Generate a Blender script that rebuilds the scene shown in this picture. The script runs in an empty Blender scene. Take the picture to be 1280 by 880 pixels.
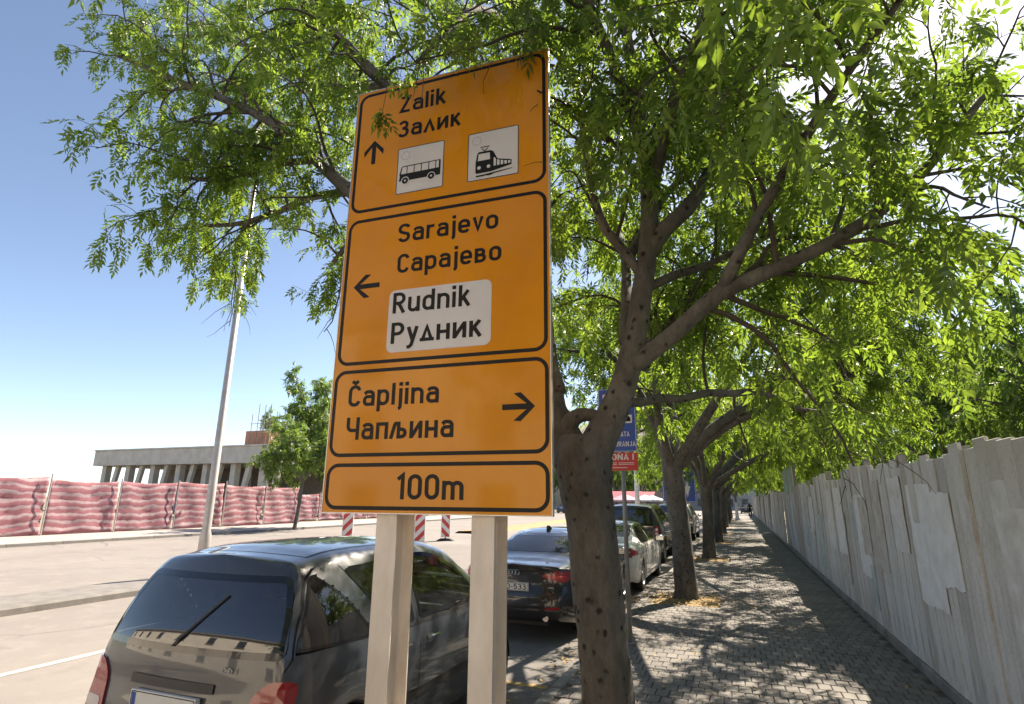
import bpy, bmesh, math, random
import numpy as np
from mathutils import Vector, Matrix
from mathutils.bvhtree import BVHTree
from mathutils.geometry import delaunay_2d_cdt
R_ = math.radians
rng = np.random.default_rng(7)
random.seed(7)
sc = bpy.context.scene
C = sc.collection

# ------------------------------------------------------------------ camera
CAM_H = 1.8
F_PX, PITCH, YAW, ROLL = 704.0, math.atan(185.0 / 704.0), math.atan(286.0 / math.hypot(704.0, 185.0)), R_(-0.47)
_fw = np.array([-math.sin(YAW) * math.cos(PITCH), math.cos(YAW) * math.cos(PITCH), math.sin(PITCH)])
_rt = np.array([math.cos(YAW), math.sin(YAW), 0.0])
_up = np.cross(_rt, _fw)
RT = _rt * math.cos(ROLL) - _up * math.sin(ROLL)
UP = _up * math.cos(ROLL) + _rt * math.sin(ROLL)
cam_data = bpy.data.cameras.new('camera')
cam_data.sensor_width = 36.0
cam_data.lens = 36.0 * F_PX / 1280.0
cam_data.clip_start = 0.05
cam_data.clip_end = 6000.0
cam = bpy.data.objects.new('camera', cam_data)
C.objects.link(cam)
cam.matrix_world = Matrix(((RT[0], UP[0], -_fw[0], 0), (RT[1], UP[1], -_fw[1], 0), (RT[2], UP[2], -_fw[2], CAM_H), (0, 0, 0, 1)))
sc.camera = cam

# ------------------------------------------------------------------ sky, sun, exposure
SUN_DIR = Vector((0.38, 1.0, 1.14)).normalized()
SUN_EL = math.asin(SUN_DIR.z)
SUN_AZ = math.atan2(SUN_DIR.x, SUN_DIR.y)
world = bpy.data.worlds.new('World')
sc.world = world
world.use_nodes = True
wn = world.node_tree
wn.nodes.clear()
sky = wn.nodes.new('ShaderNodeTexSky')
sky.sky_type = 'NISHITA'
sky.sun_disc = False
sky.sun_elevation = SUN_EL
sky.sun_rotation = SUN_AZ
sky.altitude = 800.0
sky.air_density = 0.7
sky.dust_density = 0.9
sky.ozone_density = 1.0
bg = wn.nodes.new('ShaderNodeBackground')
bg.inputs['Strength'].default_value = 0.11
wo = wn.nodes.new('ShaderNodeOutputWorld')
wn.links.new(sky.outputs[0], bg.inputs[0])
wn.links.new(bg.outputs[0], wo.inputs[0])
sun_data = bpy.data.lights.new('sun', 'SUN')
sun_data.energy = 5.0
sun_data.angle = R_(0.53)
sun_data.color = (1.0, 0.93, 0.84)
sun = bpy.data.objects.new('sun', sun_data)
C.objects.link(sun)
sun.rotation_euler = SUN_DIR.to_track_quat('Z', 'Y').to_euler()
vs = sc.view_settings
vs.view_transform = 'Standard'
vs.look = 'None'
vs.gamma = 1.0
vs.use_curve_mapping = False
vs.exposure = 1.35
vs.use_white_balance = True
vs.white_balance_temperature = 7300
vs.white_balance_tint = 10
sc.cycles.use_denoising = True
sc.cycles.max_bounces = 8
sc.cycles.transparent_max_bounces = 12
sc.cycles.sample_clamp_indirect = 6.0

# ------------------------------------------------------------------ pixel -> place (a pixel gives a direction only)
def ray(x, y):
    return RT * ((x - 640.0) / F_PX) - UP * ((y - 440.0) / F_PX) + _fw
def atY(x, y, Y):
    d = ray(x, y); t = Y / d[1]
    return np.array([0, 0, CAM_H]) + t * d
def atX(x, y, X):
    d = ray(x, y); t = X / d[0]
    return np.array([0, 0, CAM_H]) + t * d
def atZ(x, y, z=0.0):
    d = ray(x, y); t = (z - CAM_H) / d[2]
    return np.array([0, 0, CAM_H]) + t * d

# ------------------------------------------------------------------ object helpers
def link(o, parent=None):
    C.objects.link(o)
    if parent is not None:
        o.parent = parent
    return o
def tag(o, label=None, cat=None, group=None, kind=None):
    if label: o['label'] = label
    if cat: o['category'] = cat
    if group: o['group'] = group
    if kind: o['kind'] = kind
    return o
def thing(name, label, cat, loc=(0, 0, 0), rz=0.0, group=None):
    o = bpy.data.objects.new(name, None)
    o.empty_display_size = 0.2
    C.objects.link(o)
    o.location = loc
    o.rotation_euler = (0, 0, rz)
    return tag(o, label, cat, group)
def raw_mesh(name, V, F, mats=None, smooth=False, mi=None):
    me = bpy.data.meshes.new(name)
    V = np.asarray(V, dtype=np.float32)
    if isinstance(F, np.ndarray):
        n, k = F.shape
        me.vertices.add(len(V)); me.vertices.foreach_set('co', V.ravel())
        me.loops.add(n * k); me.loops.foreach_set('vertex_index', F.astype(np.int32).ravel())
        me.polygons.add(n)
        me.polygons.foreach_set('loop_start', np.arange(0, n * k, k, dtype=np.int32))
        me.polygons.foreach_set('loop_total', np.full(n, k, dtype=np.int32))
        me.update(calc_edges=True)
    else:
        me.from_pydata([tuple(map(float, v)) for v in V], [], [tuple(f) for f in F])
        me.update()
    if mats is not None:
        for m in (mats if isinstance(mats, (list, tuple)) else [mats]):
            me.materials.append(m)
    if mi is not None:
        me.polygons.foreach_set('material_index', np.asarray(mi, dtype=np.int32))
    if smooth:
        me.polygons.foreach_set('use_smooth', np.ones(len(me.polygons), dtype=bool))
    return me
def mobj(name, V, F, mat, parent=None, smooth=False, mi=None, loc=None):
    o = bpy.data.objects.new(name, raw_mesh(name, V, F, mat, smooth, mi))
    link(o, parent)
    if loc is not None: o.location = loc
    return o
class MB:
    """collects simple shapes that belong to one part"""
    def __init__(s): s.V = []; s.F = []; s.M = []
    def add(s, V, F, mi=0):
        n = len(s.V)
        s.V += [tuple(map(float, v)) for v in V]
        s.F += [tuple(int(i) + n for i in f) for f in F]
        s.M += [mi] * len(F)
        return s
    def box(s, x0, x1, y0, y1, z0, z1, mi=0, bev=0.0):
        if bev > 0:
            b = bev
            V = []; 
            for z, i in ((z0, b), (z0 + b, 0), (z1 - b, 0), (z1, b)):
                V += [(x0 + i, y0 + i, z), (x1 - i, y0 + i, z), (x1 - i, y1 - i, z), (x0 + i, y1 - i, z)]
            F = [(3, 2, 1, 0), (12, 13, 14, 15)]
            for k in range(3):
                for j in range(4):
                    a = 4 * k + j; c = 4 * k + (j + 1) % 4
                    F.append((a, c, c + 4, a + 4))
            return s.add(V, F, mi)
        V = [(x, y, z) for z in (z0, z1) for x, y in ((x0, y0), (x1, y0), (x1, y1), (x0, y1))]
        return s.add(V, [(3, 2, 1, 0), (4, 5, 6, 7), (0, 1, 5, 4), (1, 2, 6, 5), (2, 3, 7, 6), (3, 0, 4, 7)], mi)
    def tube(s, P, r, n=8, mi=0, caps=True):
        V, F = tube_geo(P, r, n, caps)
        return s.add(V, F, mi)
    def prism(s, poly, axis, a, b, mi=0):
        """poly: 2d outline; axis: which axis is the extrusion ('x','y','z')"""
        n = len(poly)
        def p3(u, v, w):
            return {'x': (w, u, v), 'y': (u, w, v), 'z': (u, v, w)}[axis]
        V = [p3(u, v, a) for u, v in poly] + [p3(u, v, b) for u, v in poly]
        F = [tuple(range(n)), tuple(range(2 * n - 1, n - 1, -1))] + [(i, i + n, (i + 1) % n + n, (i + 1) % n) for i in range(n)]
        return s.add(V, F, mi)
    def build(s, name, mat, parent=None, smooth=False, loc=None, fix=True):
        o = mobj(name, s.V, s.F, mat, parent, smooth, s.M if isinstance(mat, (list, tuple)) else None, loc)
        if fix:
            bm = bmesh.new(); bm.from_mesh(o.data)
            bmesh.ops.recalc_face_normals(bm, faces=bm.faces)
            bm.to_mesh(o.data); bm.free()
        return o
def tube_geo(P, r, n=8, caps=True):
    P = np.asarray(P, float)
    r = np.broadcast_to(np.asarray(r, float), (len(P),))
    T = np.gradient(P, axis=0)
    T /= np.maximum(np.linalg.norm(T, axis=1, keepdims=True), 1e-9)
    ref = np.array([0, 0, 1.0]) if abs(T[0][2]) < 0.9 else np.array([1.0, 0, 0])
    V = []
    a = np.arange(n) * 2 * math.pi / n
    for i in range(len(P)):
        u = np.cross(ref, T[i]); u /= max(np.linalg.norm(u), 1e-9)
        w = np.cross(T[i], u)
        ref = np.cross(T[i], np.cross(ref, T[i])) if True else ref
        nn = np.linalg.norm(ref); ref = ref / nn if nn > 1e-6 else w
        V.append(P[i] + r[i] * (np.cos(a)[:, None] * u + np.sin(a)[:, None] * w))
    V = np.concatenate(V)
    F = []
    for i in range(len(P) - 1):
        for j in range(n):
            k = (j + 1) % n
            F.append((i * n + j, i * n + k, (i + 1) * n + k, (i + 1) * n + j))
    if caps:
        F.append(tuple(range(n - 1, -1, -1)))
        F.append(tuple((len(P) - 1) * n + j for j in range(n)))
    return V, F
def copy_tree(o, parent=None):
    c = o.copy()
    C.objects.link(c)
    c.parent = parent
    for ch in list(o.children):
        copy_tree(ch, c)
    return c

# ------------------------------------------------------------------ materials
_M = {}
def nodes_of(name):
    m = bpy.data.materials.new(name)
    m.use_nodes = True
    nt = m.node_tree
    return m, nt, nt.nodes['Principled BSDF']
def ramp(nt, fac, stops):
    r = nt.nodes.new('ShaderNodeValToRGB')
    els = r.color_ramp.elements
    while len(els) < len(stops): els.new(0.5)
    for e, (p, c) in zip(els, stops):
        e.position = p; e.color = (*c, 1) if len(c) == 3 else c
    nt.links.new(fac, r.inputs[0])
    return r.outputs[0]
def noise(nt, scale, detail=4, rough=0.6, vec=None, stretch=None, out='Fac'):
    n = nt.nodes.new('ShaderNodeTexNoise')
    n.inputs['Scale'].default_value = scale
    n.inputs['Detail'].default_value = detail
    n.inputs['Roughness'].default_value = rough
    tc = nt.nodes.new('ShaderNodeTexCoord')
    src = tc.outputs['Object'] if vec is None else vec
    if stretch is not None:
        mp = nt.nodes.new('ShaderNodeMapping')
        mp.inputs['Scale'].default_value = stretch
        nt.links.new(src, mp.inputs[0]); src = mp.outputs[0]
    nt.links.new(src, n.inputs['Vector'])
    return n.outputs[out]
def mixc(nt, fac, a, b, mode='MIX'):
    n = nt.nodes.new('ShaderNodeMix'); n.data_type = 'RGBA'; n.blend_type = mode
    for sock, v in ((n.inputs['Factor'], fac), (n.inputs['A'], a), (n.inputs['B'], b)):
        pass
    ins = [s for s in n.inputs if s.enabled] if False else None
    fi, ai, bi = n.inputs[0], n.inputs[6], n.inputs[7]
    for sock, v in ((fi, fac), (ai, a), (bi, b)):
        if hasattr(v, 'is_output') or isinstance(v, bpy.types.NodeSocket): nt.links.new(v, sock)
        elif isinstance(v, (int, float)): sock.default_value = v
        else: sock.default_value = (*v, 1) if len(v) == 3 else v
    return n.outputs[2]
def bump(nt, bs, h, strength=0.3, dist=0.01):
    b = nt.nodes.new('ShaderNodeBump')
    b.inputs['Strength'].default_value = strength
    b.inputs['Distance'].default_value = dist
    nt.links.new(h, b.inputs['Height'])
    nt.links.new(b.outputs[0], bs.inputs['Normal'])
def mat(name, col, rough=0.6, metal=0.0, var=0.0, scale=8.0, bmp=0.0, coat=0.0, spec=None, dark=None, stretch=None, rvar=0.0):
    """plain procedural surface: a base colour, optional noise to a second colour, optional fine relief"""
    if name in _M: return _M[name]
    m, nt, bs = nodes_of(name)
    bs.inputs['Base Color'].default_value = (*col, 1)
    bs.inputs['Roughness'].default_value = rough
    bs.inputs['Metallic'].default_value = metal
    if coat: bs.inputs['Coat Weight'].default_value = coat; bs.inputs['Coat Roughness'].default_value = 0.05
    if spec is not None: bs.inputs['Specular IOR Level'].default_value = spec
    if var > 0 or dark is not None:
        f = noise(nt, scale, 5, 0.65, stretch=stretch)
        d = dark if dark is not None else tuple(c * (1 - var) for c in col)
        nt.links.new(ramp(nt, f, [(0.32, d), (0.62, col)]), bs.inputs['Base Color'])
    if rvar:
        f2 = noise(nt, scale * 2.3, 4, 0.6)
        mr = nt.nodes.new('ShaderNodeMapRange')
        mr.inputs[3].default_value = max(0.02, rough - rvar); mr.inputs[4].default_value = min(1, rough + rvar)
        nt.links.new(f2, mr.inputs[0]); nt.links.new(mr.outputs[0], bs.inputs['Roughness'])
    if bmp:
        bump(nt, bs, noise(nt, scale * 6, 6, 0.7, stretch=stretch), bmp, 0.01)
    _M[name] = m
    return m

def mat_asphalt(name, col, col2, col3):
    m, nt, bs = nodes_of(name)
    big = noise(nt, 0.35, 5, 0.6); fine = noise(nt, 90, 3, 0.7); mid = noise(nt, 2.2, 6, 0.7)
    c = ramp(nt, big, [(0.3, col2), (0.65, col)])
    c = mixc(nt, ramp(nt, mid, [(0.5, (0, 0, 0)), (0.72, (1, 1, 1))]), c, col3)
    c = mixc(nt, 0.35, c, ramp(nt, fine, [(0.3, (0.4, 0.4, 0.4)), (0.7, (1.5, 1.5, 1.5))]), 'MULTIPLY')
    wob = noise(nt, 1.1, 4, 0.6, out='Color')
    tc = nt.nodes.new('ShaderNodeTexCoord')
    vec = mixc(nt, 0.25, tc.outputs['Object'], wob, 'ADD')
    vo = nt.nodes.new('ShaderNodeTexVoronoi'); vo.feature = 'DISTANCE_TO_EDGE'; vo.inputs['Scale'].default_value = 0.22
    nt.links.new(vec, vo.inputs['Vector'])
    crack = ramp(nt, vo.outputs['Distance'], [(0.0, (1, 1, 1)), (0.006, (0, 0, 0))])
    gate = ramp(nt, noise(nt, 0.25, 3, 0.5), [(0.48, (0, 0, 0)), (0.56, (0.8, 0.8, 0.8))])
    c = mixc(nt, mixc(nt, 1.0, crack, gate, 'MULTIPLY'), c, tuple(v * 0.35 for v in col))
    oil = ramp(nt, noise(nt, 0.9, 5, 0.7), [(0.60, (0, 0, 0)), (0.72, (0.45, 0.45, 0.45))])
    c = mixc(nt, oil, c, tuple(v * 0.55 for v in col))
    pt = nt.nodes.new('ShaderNodeTexVoronoi'); pt.inputs['Scale'].default_value = 0.11; pt.distance = 'CHEBYCHEV'; nt.links.new(tc.outputs['Object'], pt.inputs['Vector'])
    sx = nt.nodes.new('ShaderNodeSeparateColor'); nt.links.new(pt.outputs['Color'], sx.inputs[0])
    c = mixc(nt, ramp(nt, sx.outputs[0], [(0.80, (0, 0, 0)), (0.81, (0.3, 0.3, 0.3))]), c, tuple(v * 0.6 for v in col))
    nt.links.new(c, bs.inputs['Base Color'])
    bs.inputs['Roughness'].default_value = 0.9
    bump(nt, bs, fine, 0.5, 0.006)
    return m
M_road = mat_asphalt('road_asphalt', (0.25, 0.225, 0.205), (0.20, 0.18, 0.165), (0.28, 0.25, 0.225))
M_bay = mat_asphalt('parking_asphalt', (0.16, 0.15, 0.14), (0.12, 0.112, 0.105), (0.20, 0.18, 0.165))
M_earth = mat('dry_earth', (0.33, 0.25, 0.16), 0.95, dark=(0.19, 0.15, 0.10), scale=0.6, bmp=0.6)
M_concrete = mat('concrete', (0.42, 0.39, 0.36), 0.85, dark=(0.27, 0.25, 0.23), scale=1.6, bmp=0.35)
M_kerb = mat('kerb_concrete', (0.22, 0.205, 0.19), 0.85, dark=(0.15, 0.14, 0.13), scale=3.0, bmp=0.4)
M_dark = mat('dark_plastic', (0.018, 0.018, 0.02), 0.45, rvar=0.1)
M_rubber = mat('tyre_rubber', (0.022, 0.022, 0.023), 0.8, var=0.3, scale=20)
M_black = mat('black_film', (0.010, 0.009, 0.008), 0.5, spec=0.25)
M_galv = mat('galvanised_steel', (0.50, 0.47, 0.44), 0.5, 0.35, dark=(0.40, 0.375, 0.35), scale=4.0, bmp=0.05, rvar=0.1)
M_grey_pole = mat('grey_pole_paint', (0.23, 0.235, 0.235), 0.5, 0.3, dark=(0.15, 0.15, 0.15), scale=9, stretch=(1, 1, 0.25), rvar=0.1)
M_white_paint = mat('white_paint', (0.72, 0.71, 0.69), 0.5, dark=(0.55, 0.53, 0.51), scale=5)
M_red_paint = mat('red_paint', (0.52, 0.035, 0.03), 0.45, dark=(0.40, 0.03, 0.028), scale=6)
M_blue_sign = mat('blue_sign_sheet', (0.015, 0.075, 0.36), 0.35, dark=(0.012, 0.062, 0.31), scale=5)
M_red_sign = mat('red_sign_sheet', (0.55, 0.03, 0.035), 0.35, dark=(0.46, 0.025, 0.03), scale=5)
M_white_sheet = mat('white_sign_sheet', (0.66, 0.62, 0.62), 0.3, dark=(0.60, 0.56, 0.56), scale=3)
M_yellow = mat('worn_yellow_paint', (0.42, 0.27, 0.06), 0.8, dark=(0.22, 0.18, 0.12), scale=12)
# ------------------------------------------------------------------ road-sign lettering drawn as strokes
FT = 0.078                     # half the stroke, cap height = 1
XH = 0.735
def arc(cx, cy, rx, ry, a0, a1, n=7):
    return [(cx + rx * math.cos(R_(a0 + (a1 - a0) * i / (n - 1))), cy + ry * math.sin(R_(a0 + (a1 - a0) * i / (n - 1)))) for i in range(n)]
def rrect(x0, y0, x1, y1, r, n=6):
    return arc(x1 - r, y1 - r, r, r, 0, 90, n) + arc(x0 + r, y1 - r, r, r, 90, 180, n) + arc(x0 + r, y0 + r, r, r, 180, 270, n) + arc(x1 - r, y0 + r, r, r, 270, 360, n)
def dot(x, y, s=0.085):
    return ('fill', [(x - s, y - s), (x + s, y - s), (x + s, y + s), (x - s, y + s)])
def glyphs():
    t = FT; B = t; K = 1 - t; X = XH - t; D = -0.27 + t
    G = {}
    L = lambda *p: ('open', list(p))
    O = lambda p: ('loop', p)
    def ring(x0, y0, x1, y1, r=None):
        r = r or min((x1 - x0) / 2, (y1 - y0) / 2)
        return O(rrect(x0, y0, x1, y1, r))
    w = 0.40
    x0, x1 = t, t + w
    r = 0.19
    G['o'] = (w + 2 * t, [ring(x0, B, x1, X, r)]); G['O'] = (0.46 + 2 * t, [ring(t, B, t + 0.46, K, 0.22)]); G['0'] = (0.42 + 2 * t, [ring(t, B, t + 0.42, K, 0.21)])
    am = 0.43
    G['a'] = (w + 2 * t, [L((x0 + 0.01, X - 0.10), *arc(x0 + 0.15, X - 0.13, 0.14, 0.13, 165, 90, 5), *arc(x1 - 0.16, X - 0.16, 0.16, 0.16, 90, 0, 6), (x1, 0)),
                        L((x1, am), (x0 + 0.15, am), *arc(x0 + 0.14, B + (am - B) / 2, 0.14, (am - B) / 2, 90, 270, 9), *arc(x1 - 0.14, B + 0.14, 0.14, 0.14, -90, 0, 5))])
    G['l'] = (2 * t, [L((t, 0), (t, 1))])
    G['i'] = (2 * t + 0.01, [L((t, 0), (t, XH)), dot(t, 0.93)])
    G['j'] = (2 * t + 0.06, [L((t + 0.06, XH), (t + 0.06, D + 0.12), *arc(t - 0.06, D + 0.12, 0.12, 0.12, 0, -75, 5)), dot(t + 0.06, 0.93)])
    G['k'] = (0.44 + t, [L((t, 0), (t, 1)), L((t, 0.26), (0.42, XH)), L((0.21, 0.43), (0.46, 0))])
    G['n'] = (w + 2 * t, [L((x0, 0), (x0, XH)), L((x0, X - 0.12), *arc(x0 + 0.2, X - 0.17, 0.2, 0.17, 150, 0, 8), (x1, 0))])
    G['m'] = (0.68 + 2 * t, [L((t, 0), (t, XH)), L((t, X - 0.12), *arc(t + 0.17, X - 0.16, 0.17, 0.16, 150, 0, 8), (t + 0.34, 0)), L((t + 0.34, X - 0.12), *arc(t + 0.51, X - 0.16, 0.17, 0.16, 150, 0, 8), (t + 0.68, 0))])
    G['u'] = (w + 2 * t, [L((x0, XH), (x0, B + 0.17), *arc(x0 + 0.18, B + 0.17, 0.18, 0.17, 180, 300, 8), (x1, B + 0.14)), L((x1, 0), (x1, XH))])
    G['d'] = (w + 2 * t, [ring(x0, B, x1, X, r), L((x1, 0), (x1, 1))])
    G['p'] = (w + 2 * t, [ring(x0, B, x1, X, r), L((x0, -0.27), (x0, XH))])
    G['r'] = (0.31 + t, [L((x0, 0), (x0, XH)), L((x0, X - 0.14), *arc(x0 + 0.2, X - 0.18, 0.2, 0.18, 150, 75, 5), (x0 + 0.30, X - 0.01))])
    em = 0.36
    G['e'] = (w + 2 * t, [L((x0, em), (x1, em), (x1, X - 0.19), *arc(x1 - 0.19, X - 0.19, 0.19, 0.19, 0, 90, 6), *arc(x0 + 0.19, X - 0.19, 0.19, 0.19, 90, 180, 6), *arc(x0 + 0.19, B + 0.19, 0.19, 0.19, 180, 270, 6), *arc(x1 - 0.17, B + 0.15, 0.16, 0.15, -90, -20, 5))])
    G['v'] = (0.48, [L((0.06, XH), (0.24, 0.08), (0.42, XH))])
    G['S'] = (0.44 + 2 * t, [L(*arc(t + 0.25, K - 0.20, 0.20, 0.20, 20, 90, 5), *arc(t + 0.20, K - 0.205, 0.20, 0.205, 90, 235, 9), *arc(t + 0.24, B + 0.21, 0.20, 0.21, 45, -90, 9), *arc(t + 0.20, B + 0.2, 0.20, 0.20, -90, -165, 5))])
    G['Z'] = (0.44 + 2 * t, [L((t, K), (t + 0.44, K), (t + 0.02, B), (t + 0.48, B))])
    G['R'] = (0.44 + 2 * t, [L((t, 0), (t, 1)), L((t, K), (t + 0.22, K), *arc(t + 0.22, 0.70, 0.21, K - 0.70, 90, -90, 9), (t, 0.70 - (K - 0.70))), L((t + 0.2, 0.47), (t + 0.45, 0))])
    G['P'] = (0.42 + 2 * t, [L((t, 0), (t, 1)), L((t, K), (t + 0.2, K), *arc(t + 0.20, 0.69, 0.22, K - 0.69, 90, -90, 9), (t, 0.69 - (K - 0.69)))])
    G['C'] = (0.42 + 2 * t, [L(*arc(t + 0.23, K - 0.21, 0.20, 0.21, 10, 90, 6), *arc(t + 0.21, K - 0.22, 0.21, 0.22, 90, 180, 6), *arc(t + 0.21, B + 0.22, 0.21, 0.22, 180, 270, 6), *arc(t + 0.23, B + 0.21, 0.20, 0.21, -90, -10, 6))])
    G['Č'] = (G['C'][0], G['C'][1] + [L((t + 0.07, 1.19), (t + 0.215, 1.08), (t + 0.36, 1.19))])
    G['D'] = (0.44 + 2 * t, [L((t, 0), (t, 1)), L((t, K), (t + 0.2, K), *arc(t + 0.2, K - 0.24, 0.24, 0.24, 90, 0, 6), *arc(t + 0.2, B + 0.24, 0.24, 0.24, 0, -90, 6), (t, B))])
    G['I'] = (2 * t, [L((t, 0), (t, 1))])
    G['N'] = (0.46 + 2 * t, [L((t, 0), (t, 1)), L((t + 0.46, 0), (t + 0.46, 1)), L((t + 0.01, 0.98), (t + 0.45, 0.02))])
    G['A'] = (0.56, [L((0.05, 0), (0.28, 0.97), (0.51, 0)), L((0.12, 0.28), (0.44, 0.28))])
    G['T'] = (0.52, [L((0.0, K), (0.52, K)), L((0.26, 0), (0.26, K))])
    G['K'] = (0.48 + t, [L((t, 0), (t, 1)), L((t, 0.36), (0.47, 1)), L((0.22, 0.52), (0.51, 0))])
    G['L'] = (0.42 + t, [L((t, 1), (t, B), (0.42 + t, B))])
    G['J'] = (0.34 + 2 * t, [L((t + 0.32, 1), (t + 0.32, B + 0.17), *arc(t + 0.16, B + 0.17, 0.16, 0.17, 0, -160, 9))])
    G['1'] = (0.30, [L((0.0, 0.80), (0.20, 0.96), (0.20, 0))])
    G['5'] = (0.42 + 2 * t, [L((t + 0.40, K), (t + 0.04, K), (t + 0.02, 0.52), *arc(t + 0.2, 0.36, 0.21, 0.24, 110, -160, 13))])
    G['3'] = (0.42 + 2 * t, [L(*arc(t + 0.2, 0.73, 0.19, 0.19, 160, -80, 9), (t + 0.14, 0.53)), L((t + 0.14, 0.53), *arc(t + 0.2, 0.30, 0.22, 0.225, 80, -160, 11))])
    G['-'] = (0.36, [L((0.03, 0.45), (0.33, 0.45))])
    G['.'] = (0.2, [dot(0.1, 0.08)])
    # Cyrillic
    G['З'] = G['3']; G['С'] = G['C']; G['Р'] = G['P']; G['р'] = G['p']; G['ј'] = G['j']; G['е'] = G['e']; G['о'] = G['o']; G['а'] = G['a']
    G['л'] = (w + 2 * t, [L((x0 - 0.04, 0), (t + 0.21, X), (x1 + 0.02, 0))])
    G['и'] = (w + 2 * t, [L((x0, XH), (x0, 0)), L((x1, XH), (x1, 0)), L((x0 + 0.01, 0.06), (x1 - 0.01, XH - 0.06))])
    G['к'] = (0.42 + t, [L((t, 0), (t, XH)), L((t, 0.27), (0.42, XH)), L((0.20, 0.42), (0.45, 0))])
    G['в'] = (0.38 + 2 * t, [L((t, 0), (t, XH)), L((t, X), (t + 0.17, X), *arc(t + 0.18, 0.52, 0.15, X - 0.52, 90, -90, 7), (t, 0.52 - (X - 0.52))), L((t + 0.1, 0.385), (t + 0.2, 0.385), *arc(t + 0.2, 0.23, 0.17, 0.155, 90, -90, 7), (t, B))])
    G['у'] = (0.48, [L((0.06, XH), (0.25, 0.12)), L((0.43, XH), (0.21, -0.12), (0.12, -0.20), (0.02, -0.20))])
    G['д'] = (0.56, [L((0.10, B), (0.27, X), (0.46, B)), L((-0.02, B), (0.58, B))])
    G['н'] = (w + 2 * t, [L((x0, XH), (x0, 0)), L((x1, XH), (x1, 0)), L((x0, 0.37), (x1, 0.37))])
    G['п'] = (w + 2 * t, [L((x0, 0), (x0, X), (x1, X), (x1, 0))])
    G['љ'] = (0.74, [L((0.02, 0), (0.20, X)), L((0.16, X), (0.36, X), (0.36, 0)), L((0.36, 0.40), (0.48, 0.40), *arc(0.50, 0.24, 0.16, 0.16, 90, -90, 7), (0.36, B))])
    G['Ч'] = (0.46 + 2 * t, [L((t, 1), (t, 0.66), *arc(t + 0.18, 0.62, 0.18, 0.20, 180, 270, 6), (t + 0.46, 0.42)), L((t + 0.46, 0), (t + 0.46, 1))])
    return G
GLY = glyphs()
def stroke_poly(pts, t, closed):
    P = [np.array(p, float) for p in pts]
    Q = [P[0]]
    for p in P[1:]:
        if np.linalg.norm(p - Q[-1]) > 1e-4: Q.append(p)
    if closed and np.linalg.norm(Q[0] - Q[-1]) < 1e-4: Q.pop()
    n = len(Q)
    Lf, Rt = [], []
    for i in range(n):
        a = Q[i - 1] if (i > 0 or closed) else None
        b = Q[(i + 1) % n] if (i < n - 1 or closed) else None
        d1 = (Q[i] - a) / np.linalg.norm(Q[i] - a) if a is not None else None
        d2 = (b - Q[i]) / np.linalg.norm(b - Q[i]) if b is not None else None
        if d1 is None: d1 = d2
        if d2 is None: d2 = d1
        n1 = np.array([-d1[1], d1[0]]); n2 = np.array([-d2[1], d2[0]])
        m = n1 + n2
        ml = np.linalg.norm(m)
        m = m / ml if ml > 1e-6 else n1
        k = min(1.0 / max(m @ n1, 0.3), 2.2)
        Lf.append(Q[i] + m * t * k); Rt.append(Q[i] - m * t * k)
    V = Lf + Rt
    F = [(i, i + n, (i + 1) % n + n, (i + 1) % n) for i in range(n if closed else n - 1)]
    return V, F
def text_geo(txt, height, width=None, gap=0.115, t=FT):
    """strokes of a word, lower-left at 0,0; optional exact width"""
    MBs = []
    x = 0.0
    for ch in txt:
        if ch == ' ': x += 0.35; continue
        adv, paths = GLY[ch]
        for k, (kind, pts) in enumerate(paths):
            pts = [(px + x, py) for px, py in pts]
            if kind == 'fill': MBs.append((pts, [(0, 1, 2, 3)], k))
            else:
                V, F = stroke_poly(pts, t, kind == 'loop'); MBs.append((V, F, k))
        x += adv + gap
    total = x - gap
    sx = (width / (total * height)) if width else 1.0
    return [([(vx * height * sx, vy * height) for vx, vy in V], F, k) for V, F, k in MBs], total * height * sx
def text_obj(name, txt, height, M4, material, parent, width=None, z=0.0015, **kw):
    """M4 maps (u, v, w) to the parent's space; w points out of the surface"""
    geo, W = text_geo(txt, height, width, **kw)
    mb = MB()
    for V, F, k in geo:
        mb.add([tuple(M4 @ Vector((a, b, z + 0.0003 * k))) for a, b in V], F)
    return mb.build(name, material, parent, fix=False)
def flat_poly(name, poly, M4, material, parent, z=0.001, thick=0.0):
    mb = MB()
    n = len(poly)
    V = [tuple(M4 @ Vector((a, b, z))) for a, b in poly]
    if thick:
        V2 = [tuple(M4 @ Vector((a, b, z - thick))) for a, b in poly]
        mb.add(V + V2, [tuple(range(n)), tuple(range(2 * n - 1, n - 1, -1))] + [(i, i + n, (i + 1) % n + n, (i + 1) % n) for i in range(n)])
    else:
        mb.add(V, [tuple(range(n))])
    return mb.build(name, material, parent, fix=bool(thick))
def ring_poly(name, outer, inner, M4, material, parent, z=0.001):
    n = len(outer)
    mb = MB()
    mb.add([tuple(M4 @ Vector((a, b, z))) for a, b in list(outer) + list(inner)], [(i, (i + 1) % n, (i + 1) % n + n, i + n) for i in range(n)])
    return mb.build(name, material, parent, fix=False)
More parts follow.
